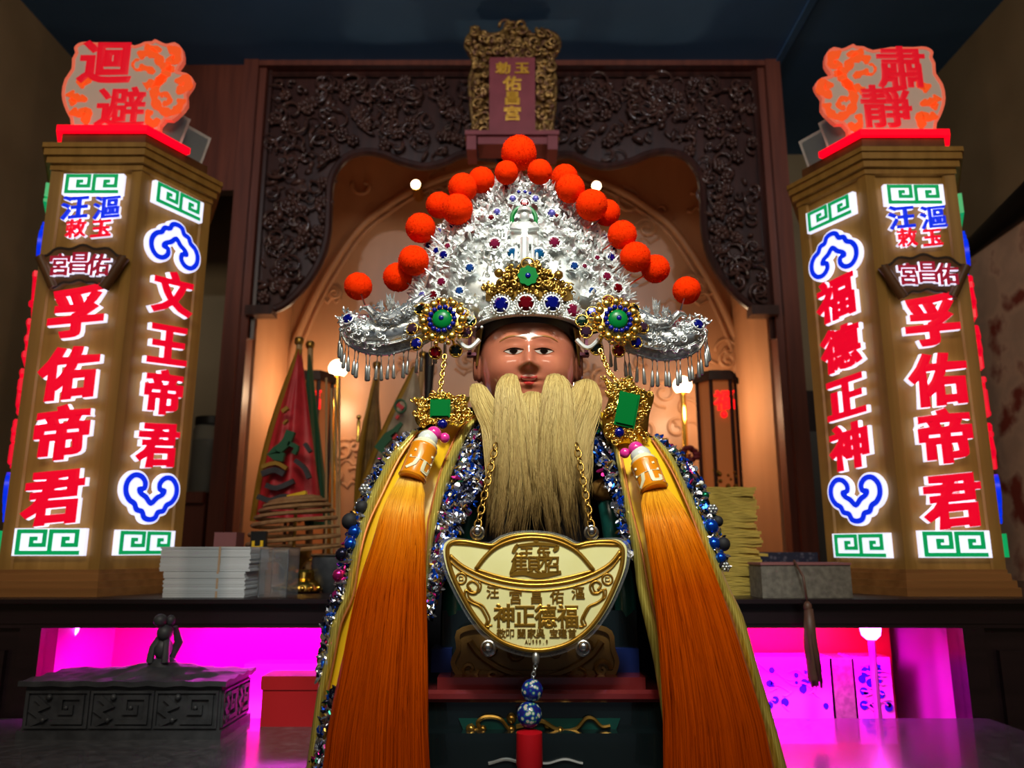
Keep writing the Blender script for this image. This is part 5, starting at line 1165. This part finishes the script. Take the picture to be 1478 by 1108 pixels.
# bead pendant
pd = thing('bead_pendant', p0+Vector((0, 0, -0.006)), 'red tassel with two painted beads hanging below the gold medal', 'pendant')
c1 = W(768, 996, .609); c2_ = W(764, 1031, .607); zc_ = W(764, 1052, .606)
chain('link', p0+Vector((0, 0, -0.004)), c1+Vector((0, 0, 0.007)), 4, 0.002, 0.0006, M['silver2'], pd)
for c, r in ((c1, 0.0082), (c2_, 0.0094)): obj('painted_bead', MB().ball(c, r, 18, 12), M['clo'], pd)
m = MB(); m.lathe([(0.004, 0), (0.0095, -0.002), (0.0098, -0.024), (0.0088, -0.026), (0.0098, -0.028), (0.010, -0.030), (0.004, -0.031)], zc_, 18); obj('thread_head', m, mat('red_cord', (196, 16, 30), 0.35), pd)
m = MB(); r8 = random.Random(9)
for i in range(220):
    an = r8.uniform(0, 6.28); q = math.sqrt(r8.random()); m.tube([zc_+Vector((0.008*q*math.cos(an), 0.008*q*math.sin(an), -0.028)), zc_+Vector((0.0125*q*math.cos(an), 0.012*q*math.sin(an), -0.036)), zc_+Vector((0.0135*q*math.cos(an), 0.0135*q*math.sin(an), -0.085))], 0.0005, 3)
obj('thread_skirt', m, M['redt'], pd, angle=None)

# ------------------------------------------------------------------ crown
crown = thing('festival_crown', (HX, HY, CZ), 'tall silver filigree crown with orange pompoms, coloured gems and hanging fringe on the statue', 'crown')
rc = random.Random(77)
ZIN = [(255, 735, 765), (268, 715, 785), (280, 700, 803), (300, 672, 828), (320, 652, 846), (345, 630, 868), (370, 618, 884), (400, 607, 902), (430, 598, 912), (460, 604, 908), (478, 640, 880)]
ZY = [z[0] for z in ZIN]
def fan_lr(y): return float(np.interp(y, ZY, [z[1] for z in ZIN])), float(np.interp(y, ZY, [z[2] for z in ZIN]))
def fanB(y): return float(np.interp(y, [255, 300, 360, 430, 478], [.012, .026, .042, .054, .056]))
def fan(x, y, out=0.0):
    l, r = fan_lr(y); u = max(-1, min(1, (x-(l+r)/2)/((r-l)/2))); B = fanB(y)
    return W(x, y, 0.738-(B)*math.sqrt(max(0, 1-u*u))-out)
def fan_n(x, y):
    a, b, c = fan(x-3, y), fan(x+3, y), fan(x, y-5); n = (b-a).cross(c-fan(x, y+5)); n.normalize(); return n if n.y < 0 else -n
m = MB(); rows = []
for y in np.linspace(262, 476, 24):
    l, r = fan_lr(y); l += 12; r -= 12; mid_x = (l+r)/2; row = []
    for a in np.linspace(0, 2*math.pi, 41):
        x = mid_x-(r-l)/2*math.cos(a); B = fanB(y); p = W(x, y, 0.738); p.y -= (B-0.006)*math.sin(a) if math.sin(a) > 0 else 0.6*(B)*math.sin(a); row.append(p)
    rows.append(row)
m.grid(rows); m.f.append(tuple(range(41))); m.m.append(0); shell = obj('silver_fan', m, M['silver2'], crown)
def leaf(mb, p, d, n, L, w, bend=0.3):
    s_ = d.cross(n); 
    if s_.length < 1e-5: return
    s_.normalize(); q1 = p+d*L*0.45+n*L*bend*0.5; q2 = p+d*L*0.95+n*L*bend*0.35
    mb.add([p, q1+s_*w, q1+n*w*0.55, q1-s_*w, q2, p+n*0.0002], [(0, 2, 1), (0, 3, 2), (1, 2, 4), (2, 3, 4)])
def rand_dir(n, up=0.5):
    v = Vector((rc.gauss(0, 1), rc.gauss(0, 0.5), rc.gauss(up, 0.8))); v = v-n*v.dot(n)*0.8; v.normalize(); return v
m = MB(); m2 = MB(); m3 = MB()
k = 0
while k < 1500:
    y = rc.uniform(258, 474); l, r = fan_lr(y); x = l+(r-l)*(0.5+0.5*math.sin(rc.uniform(-1.55, 1.55)))
    if 700 < x < 826 and y > 400: continue
    if 738 < x < 776 and 290 < y < 375: continue
    dens = 1.0 if y < 385 else 0.55
    if rc.random() > dens: continue
    k += 1; n = fan_n(x, y); p = fan(x, y, rc.uniform(-0.006, 0.004)); c = Vector((HX, 0.72, 1.20)); rad = (p-c); rad -= n*rad.dot(n)*0.5; rad.normalize()
    d = (rad*rc.uniform(0.1, 1.0)+rand_dir(n)*0.8+n*rc.uniform(0.1, 0.9)).normalized()
    q = rc.random()
    if q < 0.74: leaf(m, p, d, (n+rand_dir(n)*0.5).normalized(), rc.uniform(0.005, 0.012), rc.uniform(0.0012, 0.0028), rc.uniform(0.1, 0.6))
    elif q < 0.88:
        F = Fr(p, d.cross(n), d, n); m2.tube(scroll(F, 0, 0, rc.uniform(0.002, 0.004), 1.2, 0.001, 0.0005, rc.uniform(0, 6), rc.choice((-1, 1)), 9), 0.0006, 4)
    else: m2.ball(p+n*0.003, rc.uniform(0.0008, 0.0016), 6, 5)
for i in range(170):                                                # edge sprays of thin points
    y = rc.uniform(262, 440); l, r = fan_lr(y); sd = rc.choice((-1, 1)); x = l if sd < 0 else r; p = fan(x-sd*10, y); d = Vector((sd*rc.uniform(0.2, 1), rc.uniform(-0.5, 0.1), rc.uniform(0.1, 1))).normalized()
    leaf(m, p, d, Vector((0, -1, 0.2)), rc.uniform(0.008, 0.015), 0.0011, 0.1)
obj('filigree_leaf', m, M['silver'], shell, flat=True); obj('filigree_scroll', m2, M['silver'], shell, angle=None)
# flower bosses
def flower(mb, p, n, r, np_=6, u0=None):
    u = n.orthogonal().normalized(); v = n.cross(u)
    for j in range(np_):
        a = j*2*math.pi/np_; d = u*math.cos(a)+v*math.sin(a); s_ = n.cross(d); mb.add([p, p+d*r*0.55+s_*r*0.34+n*r*0.22, p+d*r+n*r*0.42, p+d*r*0.55-s_*r*0.34+n*r*0.22, p+d*r*0.55+n*r*0.1], [(0, 4, 1), (1, 4, 2), (2, 4, 3), (0, 3, 4)])
# gems: (x, y, radius in photo pixels, colour)
gm = MB(); gm.lathe([(1, 0), (1, 0.25), (0.62, 0.55), (0.0001, 0.58)], (0, 0, 0), 9)
sm = MB(); sm.torus((0, 0, 0.05), 1.12, 0.16, Fr((0, 0, 0), (1, 0, 0), (0, 1, 0), (0, 0, 1)), 16, 6)
for j in range(5): a = j*1.2566+0.3; sm.tube([(1.12*math.cos(a), 1.12*math.sin(a), 0), (1.05*math.cos(a), 1.05*math.sin(a), 0.35), (0.78*math.cos(a), 0.78*math.sin(a), 0.52)], 0.11, 5)
def mesh_of(mb, name, mm, flat):
    me = bpy.data.meshes.new(name); me.from_pydata([tuple(v) for v in mb.v], [], mb.f); me.materials.append(mm); me.polygons.foreach_set('use_smooth', [not flat]*len(mb.f)); me.update(); return me
GEM = {k: mesh_of(gm, 'gem_'+k, M['g_'+k], True) for k in ('blue', 'red', 'pink', 'cyan', 'lilac', 'lblue', 'dark', 'plum', 'teal')}
SETS, SETG = mesh_of(sm, 'setting', M['silver'], False), mesh_of(sm, 'setting', M['gold'], False)
def gem(p, r, col, n=Vector((0, -1, 0.1)), parent=crown, st=SETS, sx=1.0, sub=True):
    e = n.to_track_quat('Z', 'Y').to_euler()
    o = inst(GEM[col], 'gem', parent, p, e, (r*sx, r, r))
    if sub:
        s_ = bpy.data.objects.new('gem_setting', st); COL.objects.link(s_); s_.parent = o
    return o
GEMS = [(740.5, 366, 9, 'cyan'), (777.5, 366.6, 9, 'cyan'), (714, 352, 9, 'pink'), (800, 350, 9, 'pink'), (717.5, 306, 6, 'lilac'), (709, 314, 5, 'red'), (796, 308, 7, 'lilac'), (740, 287, 6, 'lilac'), (773, 287, 6, 'lilac'),
        (748.7, 277, 3.6, 'blue'), (757.8, 277, 3.6, 'blue'), (765.3, 279, 3.6, 'blue'), (730, 270.5, 5, 'red'), (780.5, 269, 4, 'red'),
        (652, 325, 5, 'blue'), (618, 354, 5, 'blue'), (630, 362, 6, 'blue'), (640, 368, 7, 'blue'), (629, 348, 6, 'red'), (646, 355, 5, 'pink'), (678, 387, 7, 'lblue'), (637, 407, 7, 'pink'), (663, 420, 6.5, 'lblue'), (625, 426, 7, 'red'), (609, 426, 6, 'lilac'), (634, 333, 5, 'lilac'),
        (863, 336, 4, 'blue'), (872, 342, 5, 'lilac'), (882, 371, 7, 'blue'), (884, 359, 5, 'blue'), (862, 372, 4.5, 'pink'), (829, 384, 6.5, 'lblue'), (844, 384, 4, 'pink'), (876, 399, 7, 'pink'), (855, 420, 6, 'lblue'), (892, 416, 8, 'red'), (707, 348, 4, 'red'), (806, 344, 4, 'red'), (803, 311, 4, 'red')]
mf = MB()
for x, y, r, c in GEMS:
    n = fan_n(x, y); n = (n+Vector((0, -1.6, -0.35))).normalized(); n.z = min(n.z, -0.02); p = fan(x, y, 0.009); gem(p, r*0.00058, c, n)
    flower(mf, p-n*0.002, n, r*0.00058*2.1, 7)
for i in range(60):
    y = rc.uniform(290, 470); l, r = fan_lr(y); x = rc.uniform(l+8, r-8)
    if 690 < x < 836 and y > 370 or 735 < x < 780: continue
    n = fan_n(x, y); p = fan(x, y, 0.006); flower(mf, p, (n+rand_dir(n)*0.3).normalized(), rc.uniform(0.005, 0.009), rc.choice((5, 6))); mf.ball(p+n*0.002, 0.0014, 6, 5)
obj('silver_flower', mf, M['silver'], shell, flat=True)
# little silver figure in the centre
def fz(x, y, out): q = fan(757, y, out); return W(x, y, q.y)
m = MB(); cpt = fz(757, 312, 0.012)
m.ball(cpt, (0.0056, 0.005, 0.0066), 14, 10); m.lathe([(0.004, 0), (0.0105, -0.004), (0.0125, -0.010), (0.0145, -0.016), (0.0135, -0.018), (0.0165, -0.024), (0.0155, -0.027)], cpt+Vector((0, 0.002, -0.004)), 20, None, 1.0, 0.5)
for sg in (-1, 1):
    m.tube([cpt+Vector((sg*0.009, -0.001, -0.009)), cpt+Vector((sg*0.012, -0.005, -0.015)), cpt+Vector((sg*0.003, -0.008, -0.017))], [0.0032, 0.0028, 0.002], 8)
    m.tube([fz(757+sg*12, 345, .010), fz(757+sg*12, 378, .014)], 0.0018, 8); m.tube([fz(757+sg*18, 345, .008), fz(757+sg*18, 376, .012)], 0.0014, 8)
m.tube([fz(757, 345, .012), fz(757, 382, .016)], 0.0046, 10); m.box(cpt+Vector((0, 0.0, -0.0005)), (0.013, 0.004, 0.003)); m.lathe([(0.0075, 0), (0.006, 0.004), (0.003, 0.007), (0.001, 0.009)], cpt+Vector((0, 0, 0.004)), 14)
fig = obj('silver_figure', m, M['silver'], crown)
m = MB(); m.torus(cpt+Vector((-0.0005, 0.004, -0.002)), 0.0118, 0.0022, None, 24, 8, 1.0, 1.15); obj('green_halo', m, M['green'], fig)
gem(cpt+Vector((0, -0.004, 0.0115)), 0.0042, 'red')
# silver band round the head
def band(a, e, z): return ringpt(a, 0.0515+e, 0.0572+e, z)
m = MB(); BZ = CZ+0.0005; As = np.linspace(-math.pi, math.pi, 97)
m.grid([[band(a, e, BZ+h) for a in As] for e, h in ((0, 0), (0.0035, 0.0005), (0.004, 0.003), (0.003, 0.006), (0.0035, 0.0125), (0.0, 0.0135), (-0.001, 0.0))]); hb = obj('head_band', m, M['silver'], crown)
m = MB()
for h, r in ((0.0015, 0.0013), (0.0045, 0.0009), (0.0125, 0.0012)):
    for a in np.linspace(-1.9, 1.9, 86): m.ball(band(a, 0.0042, BZ+h), r, 6, 5)
for i in range(240): a = rc.uniform(-1.7, 1.7); m.ball(band(a, 0.0036, BZ+rc.uniform(0.003, 0.012)), rc.uniform(0.0006, 0.0012), 5, 4)
obj('beading', m, M['silver'], hb, angle=None)
def bandpt(x, y, out=0.0): 
    p0 = W(x, y, HY-0.058)
    for _ in range(4):
        s_ = max(-0.98, min(0.98, (p0.x-HX)/0.0555)); p0 = W(x, y, HY-(0.0612+out)*math.sqrt(1-s_*s_))
    return p0
for x, y, r, c, sx in ((723, 440, 12, 'blue', 1), (759, 438, 12, 'red', 1), (797, 438, 12, 'blue', 1), (691, 449, 10.5, 'pink', 0.8), (827, 448, 10.5, 'pink', 0.8)):
    p = bandpt(x, y, 0.004); n = Vector(((p.x-HX)*9, -1, -0.06)).normalized(); gem(p, r*0.00058, c, n)
    m = MB(); u = Vector((0, 0, 1)).cross(n).normalized(); v = n.cross(u); [m.ball(p+(u*math.cos(a)+v*math.sin(a))*r*0.00058*1.45-n*0.0005, 0.0012, 6, 5) for a in np.linspace(0, 6.283, 23)[:-1]]; obj('gem_collar', m, M['silver'], hb, angle=None)
# gold diadem
m = MB(); HP = [(689, 436), (694, 418), (702, 410), (716, 404), (728, 392), (740, 383), (750, 377), (762, 374), (774, 377), (784, 383), (796, 392), (808, 404), (822, 412), (831, 420), (835, 438)]
hpx = np.array(HP)
m.tube([bandpt(x, y, 0.002) for x, y in smooth([(690, 436), (696, 420), (704, 414), (714, 416), (722, 408), (730, 396), (742, 388)], 4)], 0.0014, 6); m.tube([bandpt(x, y, 0.002) for x, y in smooth([(834, 438), (829, 422), (820, 415), (810, 417), (802, 408), (794, 396), (782, 388)], 4)], 0.0014, 6)
k = 0
while k < 130:
    x = rc.uniform(692, 832); yt = float(np.interp(x, hpx[:, 0], hpx[:, 1])); y = rc.uniform(yt, 428)
    if (x-762)**2+(y-398)**2 < 240 or (y > 424) or (x < 704 and y > 416) or (x > 820 and y > 416): continue
    k += 1; p = bandpt(x, y, 0.001+rc.uniform(0, 0.004)); F = Fr(p, (1, 0, 0), (0, 0, 1), (0, -1, 0))
    if rc.random() < 0.6: m.tube(scroll(F, 0, 0, rc.uniform(0.002, 0.0048), rc.uniform(0.7, 1.3), 0, 0.0008, rc.uniform(0, 6.28), rc.choice((-1, 1)), 10), rc.uniform(0.0008, 0.0014), 6)
    else: m.ball(p, rc.uniform(0.0012, 0.0026), 8, 6)
for x, y in ((720, 394), (806, 397)): m.ball(bandpt(x, y, 0.005), 0.0045, 12, 8)
m.torus(bandpt(762, 381, 0.003), 0.006, 0.0011, None, 18, 6)
m.grid([[bandpt(x, yt_+(434-yt_)*q, 0.0005) for x, yt_ in zip(np.linspace(694, 831, 40), np.interp(np.linspace(694, 831, 40), hpx[:, 0], hpx[:, 1])+6)] for q in np.linspace(0, 1, 8)], thick=0.001)
dia = obj('gold_diadem', m, M['oldgold'], crown, angle=None)
p = bandpt(762, 398, 0.006); m = MB(); Rx = Matrix.Rotation(math.pi/2-0.1, 3, 'X')
V = []; po = [((1+0.07*math.cos(8*a))*0.0090*math.cos(a), (1+0.07*math.cos(8*a))*0.0090*math.sin(a)) for a in np.linspace(0, 2*math.pi, 49)[:-1]]
FG = Fr(p, (1, 0, 0), (0, -0.05, 1), (0, -1, -0.05)); m.prism(po, FG, -0.002, 0.0015); gf = obj('green_flower', m, M['green'], dia); m = MB(); m.ball(FG.p(0, 0, 0.0015), (0.0026, 0.0015, 0.0026), 12, 8); obj('blue_centre', m, M['bluebead'], dia)
# rosettes
def rosette(cx, cy, gems, sg):
    Y = 0.678; p = W(cx, cy, Y); n = Vector((sg*0.16, -1, 0.12)).normalized(); u = Vector((0, 0, 1)).cross(n).normalized(); u = -u if u.x < 0 else u; v = u.cross(-n) if False else n.cross(u)
    if v.z < 0: v = -v
    F = Fr(p, u, v, n); m = MB()
    m.lathe([(0.002, -0.006), (0.014, -0.005), (0.017, -0.001), (0.012, 0.001), (0.002, 0.001)], p, 24, n.to_track_quat('Z', 'Y').to_matrix())
    for j in range(12):
        a = j*math.pi/6; m.ball(F.p(0.0185*math.cos(a), 0.0185*math.sin(a), 0.0), (0.0042, 0.0030, 0.0042), 10, 8); m.ball(F.p(0.0225*math.cos(a+0.26), 0.0225*math.sin(a+0.26), -0.002), 0.0023, 8, 6)
    ro = obj('gold_rosette', m, M['gold'], crown)
    m = MB(); m.ball(F.p(0, 0, 0.002), (0.0092, 0.004, 0.0092), 20, 12); obj('green_cabochon', m, M['green'], ro)
    m = MB(); m.ball(F.p(0, 0, 0.0058), (0.0024, 0.0014, 0.0024), 12, 8); obj('blue_centre', m, M['bluebead'], ro)
    for j in range(14): a = j*2*math.pi/14; m = MB(); m.ball(F.p(0.0118*math.cos(a), 0.0118*math.sin(a), 0.003), 0.0025, 10, 8); obj('blue_bead', m, M['bluebead'], ro)
    for x, y, c in gems:
        q = W(x, y, Y+0.008); n2 = (n+Vector(((x-cx)*0.006, 0, (cy-y)*0.006))).normalized(); gem(q, 0.0052, c, n2, crown, SETG)
        m = MB(); m.tube([q+Vector((0, 0.003, 0)), F.p(0.012*math.copysign(1, x-cx)*min(1, abs(x-cx)/30), 0.012*math.copysign(1, cy-y)*min(1, abs(cy-y)/30), -0.003)], 0.0013, 5); obj('gold_stem', m, M['gold'], ro)
rosette(639, 462, [(636, 438, 'red'), (607, 446, 'dark'), (595, 475, 'plum'), (601, 496, 'blue'), (628.5, 509, 'red'), (658, 506, 'dark'), (672, 479, 'plum'), (678, 463, 'teal'), (668, 453, 'blue')], -1)
rosette(891, 462, [(878.5, 434, 'red'), (915, 446, 'dark'), (927.5, 472, 'plum'), (918, 494, 'blue'), (893, 506, 'red'), (861, 503, 'dark'), (846, 479, 'plum'), (840, 463, 'teal'), (855, 451, 'blue')], 1)
m = MB(); m.add([], []); chain('hanging_chain', W(642, 512, .676), W(634, 574, .666), 10, 0.003, 0.0009, M['gold'], crown); chain('hanging_chain', W(866, 504, .676), W(880, 540, .668), 7, 0.003, 0.0009, M['gold'], crown); chain('hanging_chain', W(880, 538, .668), W(898, 560, .662), 5, 0.003, 0.0009, M['gold'], crown)
for sg in (-1, 1):
    m = MB(); x = HX+sg*0.0565; m.box((x, HY-0.012, CZ-0.014), (0.003, 0.010, 0.024)); m.box((x-sg*0.002, HY-0.012, CZ-0.025), (0.009, 0.010, 0.003)); obj('side_bracket', m, mat('dull_pink_paint', (150, 84, 104), 0.4), crown)
    m = MB(); cxp = 676 if sg < 0 else 848; P = [W(cxp+sg*-1*q, 492+10*math.sin((q+14)/28*math.pi), .684) for q in range(-16, 17, 4)]; m.tube(P, 0.0022, 8); obj('silver_loop', m, M['silver'], crown)
# side wings: a scooped silver shell with a bird on it and a drop fringe below
FRP = mesh_of(MB().tube([(0, 0, 0), (0, 0, -0.0100)], 0.00050, 5).tube([(0, 0, -0.0095), (0, 0, -0.013), (0, 0, -0.024), (0, 0, -0.0252)], [0.0005, 0.0014, 0.0021, 0.0012], 6).ball((0, 0, 0.0), 0.0014, 6, 5), 'fringe_drop', M['silver2'], False)
def wing(sg):
    dyo = 0 if sg < 0 else 8
    X = (lambda x: x) if sg < 0 else (lambda x: 1510-x)
    T = [(490, 462), (500, 452), (520, 453), (545, 452), (570, 449), (595, 440), (618, 430), (640, 440)]; B = [(491, 474), (500, 494), (518, 506), (540, 511), (562, 511), (590, 504), (616, 494), (642, 476)]
    Ts, Bs = smooth(T, 4), smooth(B, 4); N = len(Ts); G = []; YW = 0.712
    for i in range(N):
        row = []
        for q in np.linspace(0, 1, 14):
            x = X(Ts[i][0]*(1-q)+Bs[i][0]*q); y = dyo+Ts[i][1]*(1-q)+Bs[i][1]*q; ed = min(1, i/5, (N-1-i)/5+0.3); row.append(W(x, y, YW-0.020*math.sin(math.pi*(0.15+0.8*q))*ed))
        G.append(row)
    m = MB(); m.grid(G, thick=0.002, tdir=(0, 1, 0), flip=(sg > 0)); wg = obj('side_wing', m, M['silverw'], crown, angle=60)
    m = MB(); m.tube([Vector(r[-1])+Vector((0, -0.001, 0)) for r in G], 0.0013, 6); m.tube([Vector(r[10])+Vector((0, -0.002, 0)) for r in G[2:-2]], 0.0007, 5)
    for i in range(60):
        a, b = rc.randrange(2, N-3), rc.randrange(1, 12); p = Vector(G[a][b])+Vector((0, -0.0018, 0)); F = Fr(p, (1, 0, 0), (0, 0, 1), (0, -1, 0))
        m.tube(scroll(F, 0, 0, rc.uniform(0.0022, 0.0042), 1.3, 0, 0.0006, rc.uniform(0, 6.3), rc.choice((-1, 1)), 10), 0.0007, 5)
    for i in range(90):
        a, b = rc.randrange(0, N), rc.randrange(0, 5); p = Vector(G[a][b])+Vector((0, -0.001, 0.001)); leaf(m, p, Vector((rc.uniform(-1, 1), rc.uniform(-0.8, 0), rc.uniform(0, 1))).normalized(), Vector((0, -1, 0.3)), rc.uniform(0.004, 0.007), 0.0014, 0.4)
    obj('chased_scroll', m, M['silverw'], wg, angle=None)
    # bird
    P = lambda x, y, o=0.0: W(X(x), y+dyo, YW-0.018-o)
    m = MB(); m.tube([P(612, 428), P(596, 440), P(580, 452, .002), P(562, 460, .003), P(546, 458, .003), P(537, 450, .002), P(531, 444, .002), P(524, 444, .002), P(518, 448, .001)], [0.003, 0.0055, 0.0068, 0.0066, 0.005, 0.0034, 0.0036, 0.002, 0.0005], 10)
    for x0, y0, x1, y1, n_ in ((562, 456, 562, 424, 7), (552, 456, 548, 436, 5), (575, 452, 574, 436, 5)):
        for j in range(n_):
            t_ = j/n_; a, b = P(x0+(x1-x0)*t_*0.6, y0+(y1-y0)*t_*0.6, .004), P(x1+rc.uniform(-4, 4), y1, .002); d = (b-a); leaf(m, a, (d.normalized()+Vector((rc.uniform(-.25, .25), 0, 0))).normalized(), Vector((0, -1, 0.1)), d.length*(1-0.4*t_)+0.004, 0.0019, 0.08)
    for i in range(90):
        t_ = rc.random(); x = 600-62*t_; y = 438+20*math.sin(t_*2.6); leaf(m, P(x+rc.uniform(-6, 6), y+rc.uniform(-9, 9), 0.006), Vector((-sg*0+ (1 if sg < 0 else -1)*rc.uniform(0.2, 1), -0.2, rc.uniform(-0.4, 0.7))).normalized(), Vector((0, -1, 0.2)), rc.uniform(0.004, 0.008), 0.0014, 0.3)
    for j in range(5): leaf(m, P(600, 440, .004), (P(628-j*5, 418+j*7)-P(600, 440)).normalized(), Vector((0, -1, 0.2)), 0.02, 0.002, 0.1)
    obj('silver_bird', m, M['silverw'], wg, flat=True)
    gem(P(502, 460, 0.003), 0.0050, 'blue', Vector((sg*0.3, -1, 0.3)).normalized())
    for i in range(20):
        t_ = i/19; x = 500+t_*140; y = float(np.interp(x, [b[0] for b in B], [b[1] for b in B]))+2; r = G[min(N-1, int(t_*(N-1)))][-1]; p = Vector(r)+Vector((0, -0.001, -0.001))
        inst(FRP, 'fringe_drop', wg, p, (rc.uniform(-0.1, 0.1), rc.uniform(-0.06, 0.06), 0), rc.uniform(0.94, 1.05))
wing(-1); wing(1)
# pompoms
def pom_mesh(seed):
    m = MB(); m.ball((0, 0, 0), 0.97, 28, 20); r_ = random.Random(seed); m.v = [tuple(np.array(v)*(1+r_.uniform(-0.02, 0.02))) for v in m.v]
    for i in range(900):
        v = Vector((r_.gauss(0, 1), r_.gauss(0, 1), r_.gauss(0, 1))).normalized(); s_ = v.orthogonal().normalized(); s_ = (s_*math.cos(i)+v.cross(s_)*math.sin(i))*0.02; m.add([v*0.95-s_, v*0.95+s_, v*r_.uniform(1.0, 1.05)+s_*2], [(0, 1, 2)])
    return mesh_of(m, 'pompom', M['pom'], False)
PM = [pom_mesh(1), pom_mesh(2), pom_mesh(3)]
POMS = [(749, 221, 26, .715), (731, 249, 17.5, .700), (779, 248, 18.5, .700), (695, 260, 19.5, .720), (815, 256, 19.5, .728), (823, 272, 21.5, .708), (668, 271, 21.5, .715), (634, 296, 19.5, .733), (660, 302, 23, .705), (854, 296, 23.5, .705), (876, 307, 19.5, .733), (607, 329, 22, .718), (898, 339, 21.5, .718), (917, 371, 22.5, .715), (597, 376, 22.5, .712), (574, 400, 21.5, .728), (946, 388, 21, .728), (517, 413, 20.5, .712), (991, 419, 20.5, .712)]
for i, (x, y, r, Y) in enumerate(POMS):
    p = W(x, y, Y); o = inst(PM[i % 3], 'pompom', crown, p, (rc.uniform(0, 6), rc.uniform(0, 6), rc.uniform(0, 6)), r*MPP(y, Y))
    if i < 17:
        l, rr = fan_lr(max(262, min(440, y+35))); tx = max(l+8, min(rr-8, x+(752-x)*0.28)); tgt = fan(tx, max(268, y+32)) if i else fan(752, 262)
    else: tgt = W(529 if x < 750 else 981, 446 if x < 750 else 452, .694)
    m = MB(); m.tube([p, tgt], 0.0009, 5); s_ = obj('pompom_wire', m, M['steel'], o, origin=p); s_.rotation_euler = (0, 0, 0); s_.parent = crown; s_.location = p-ORG[crown.name]
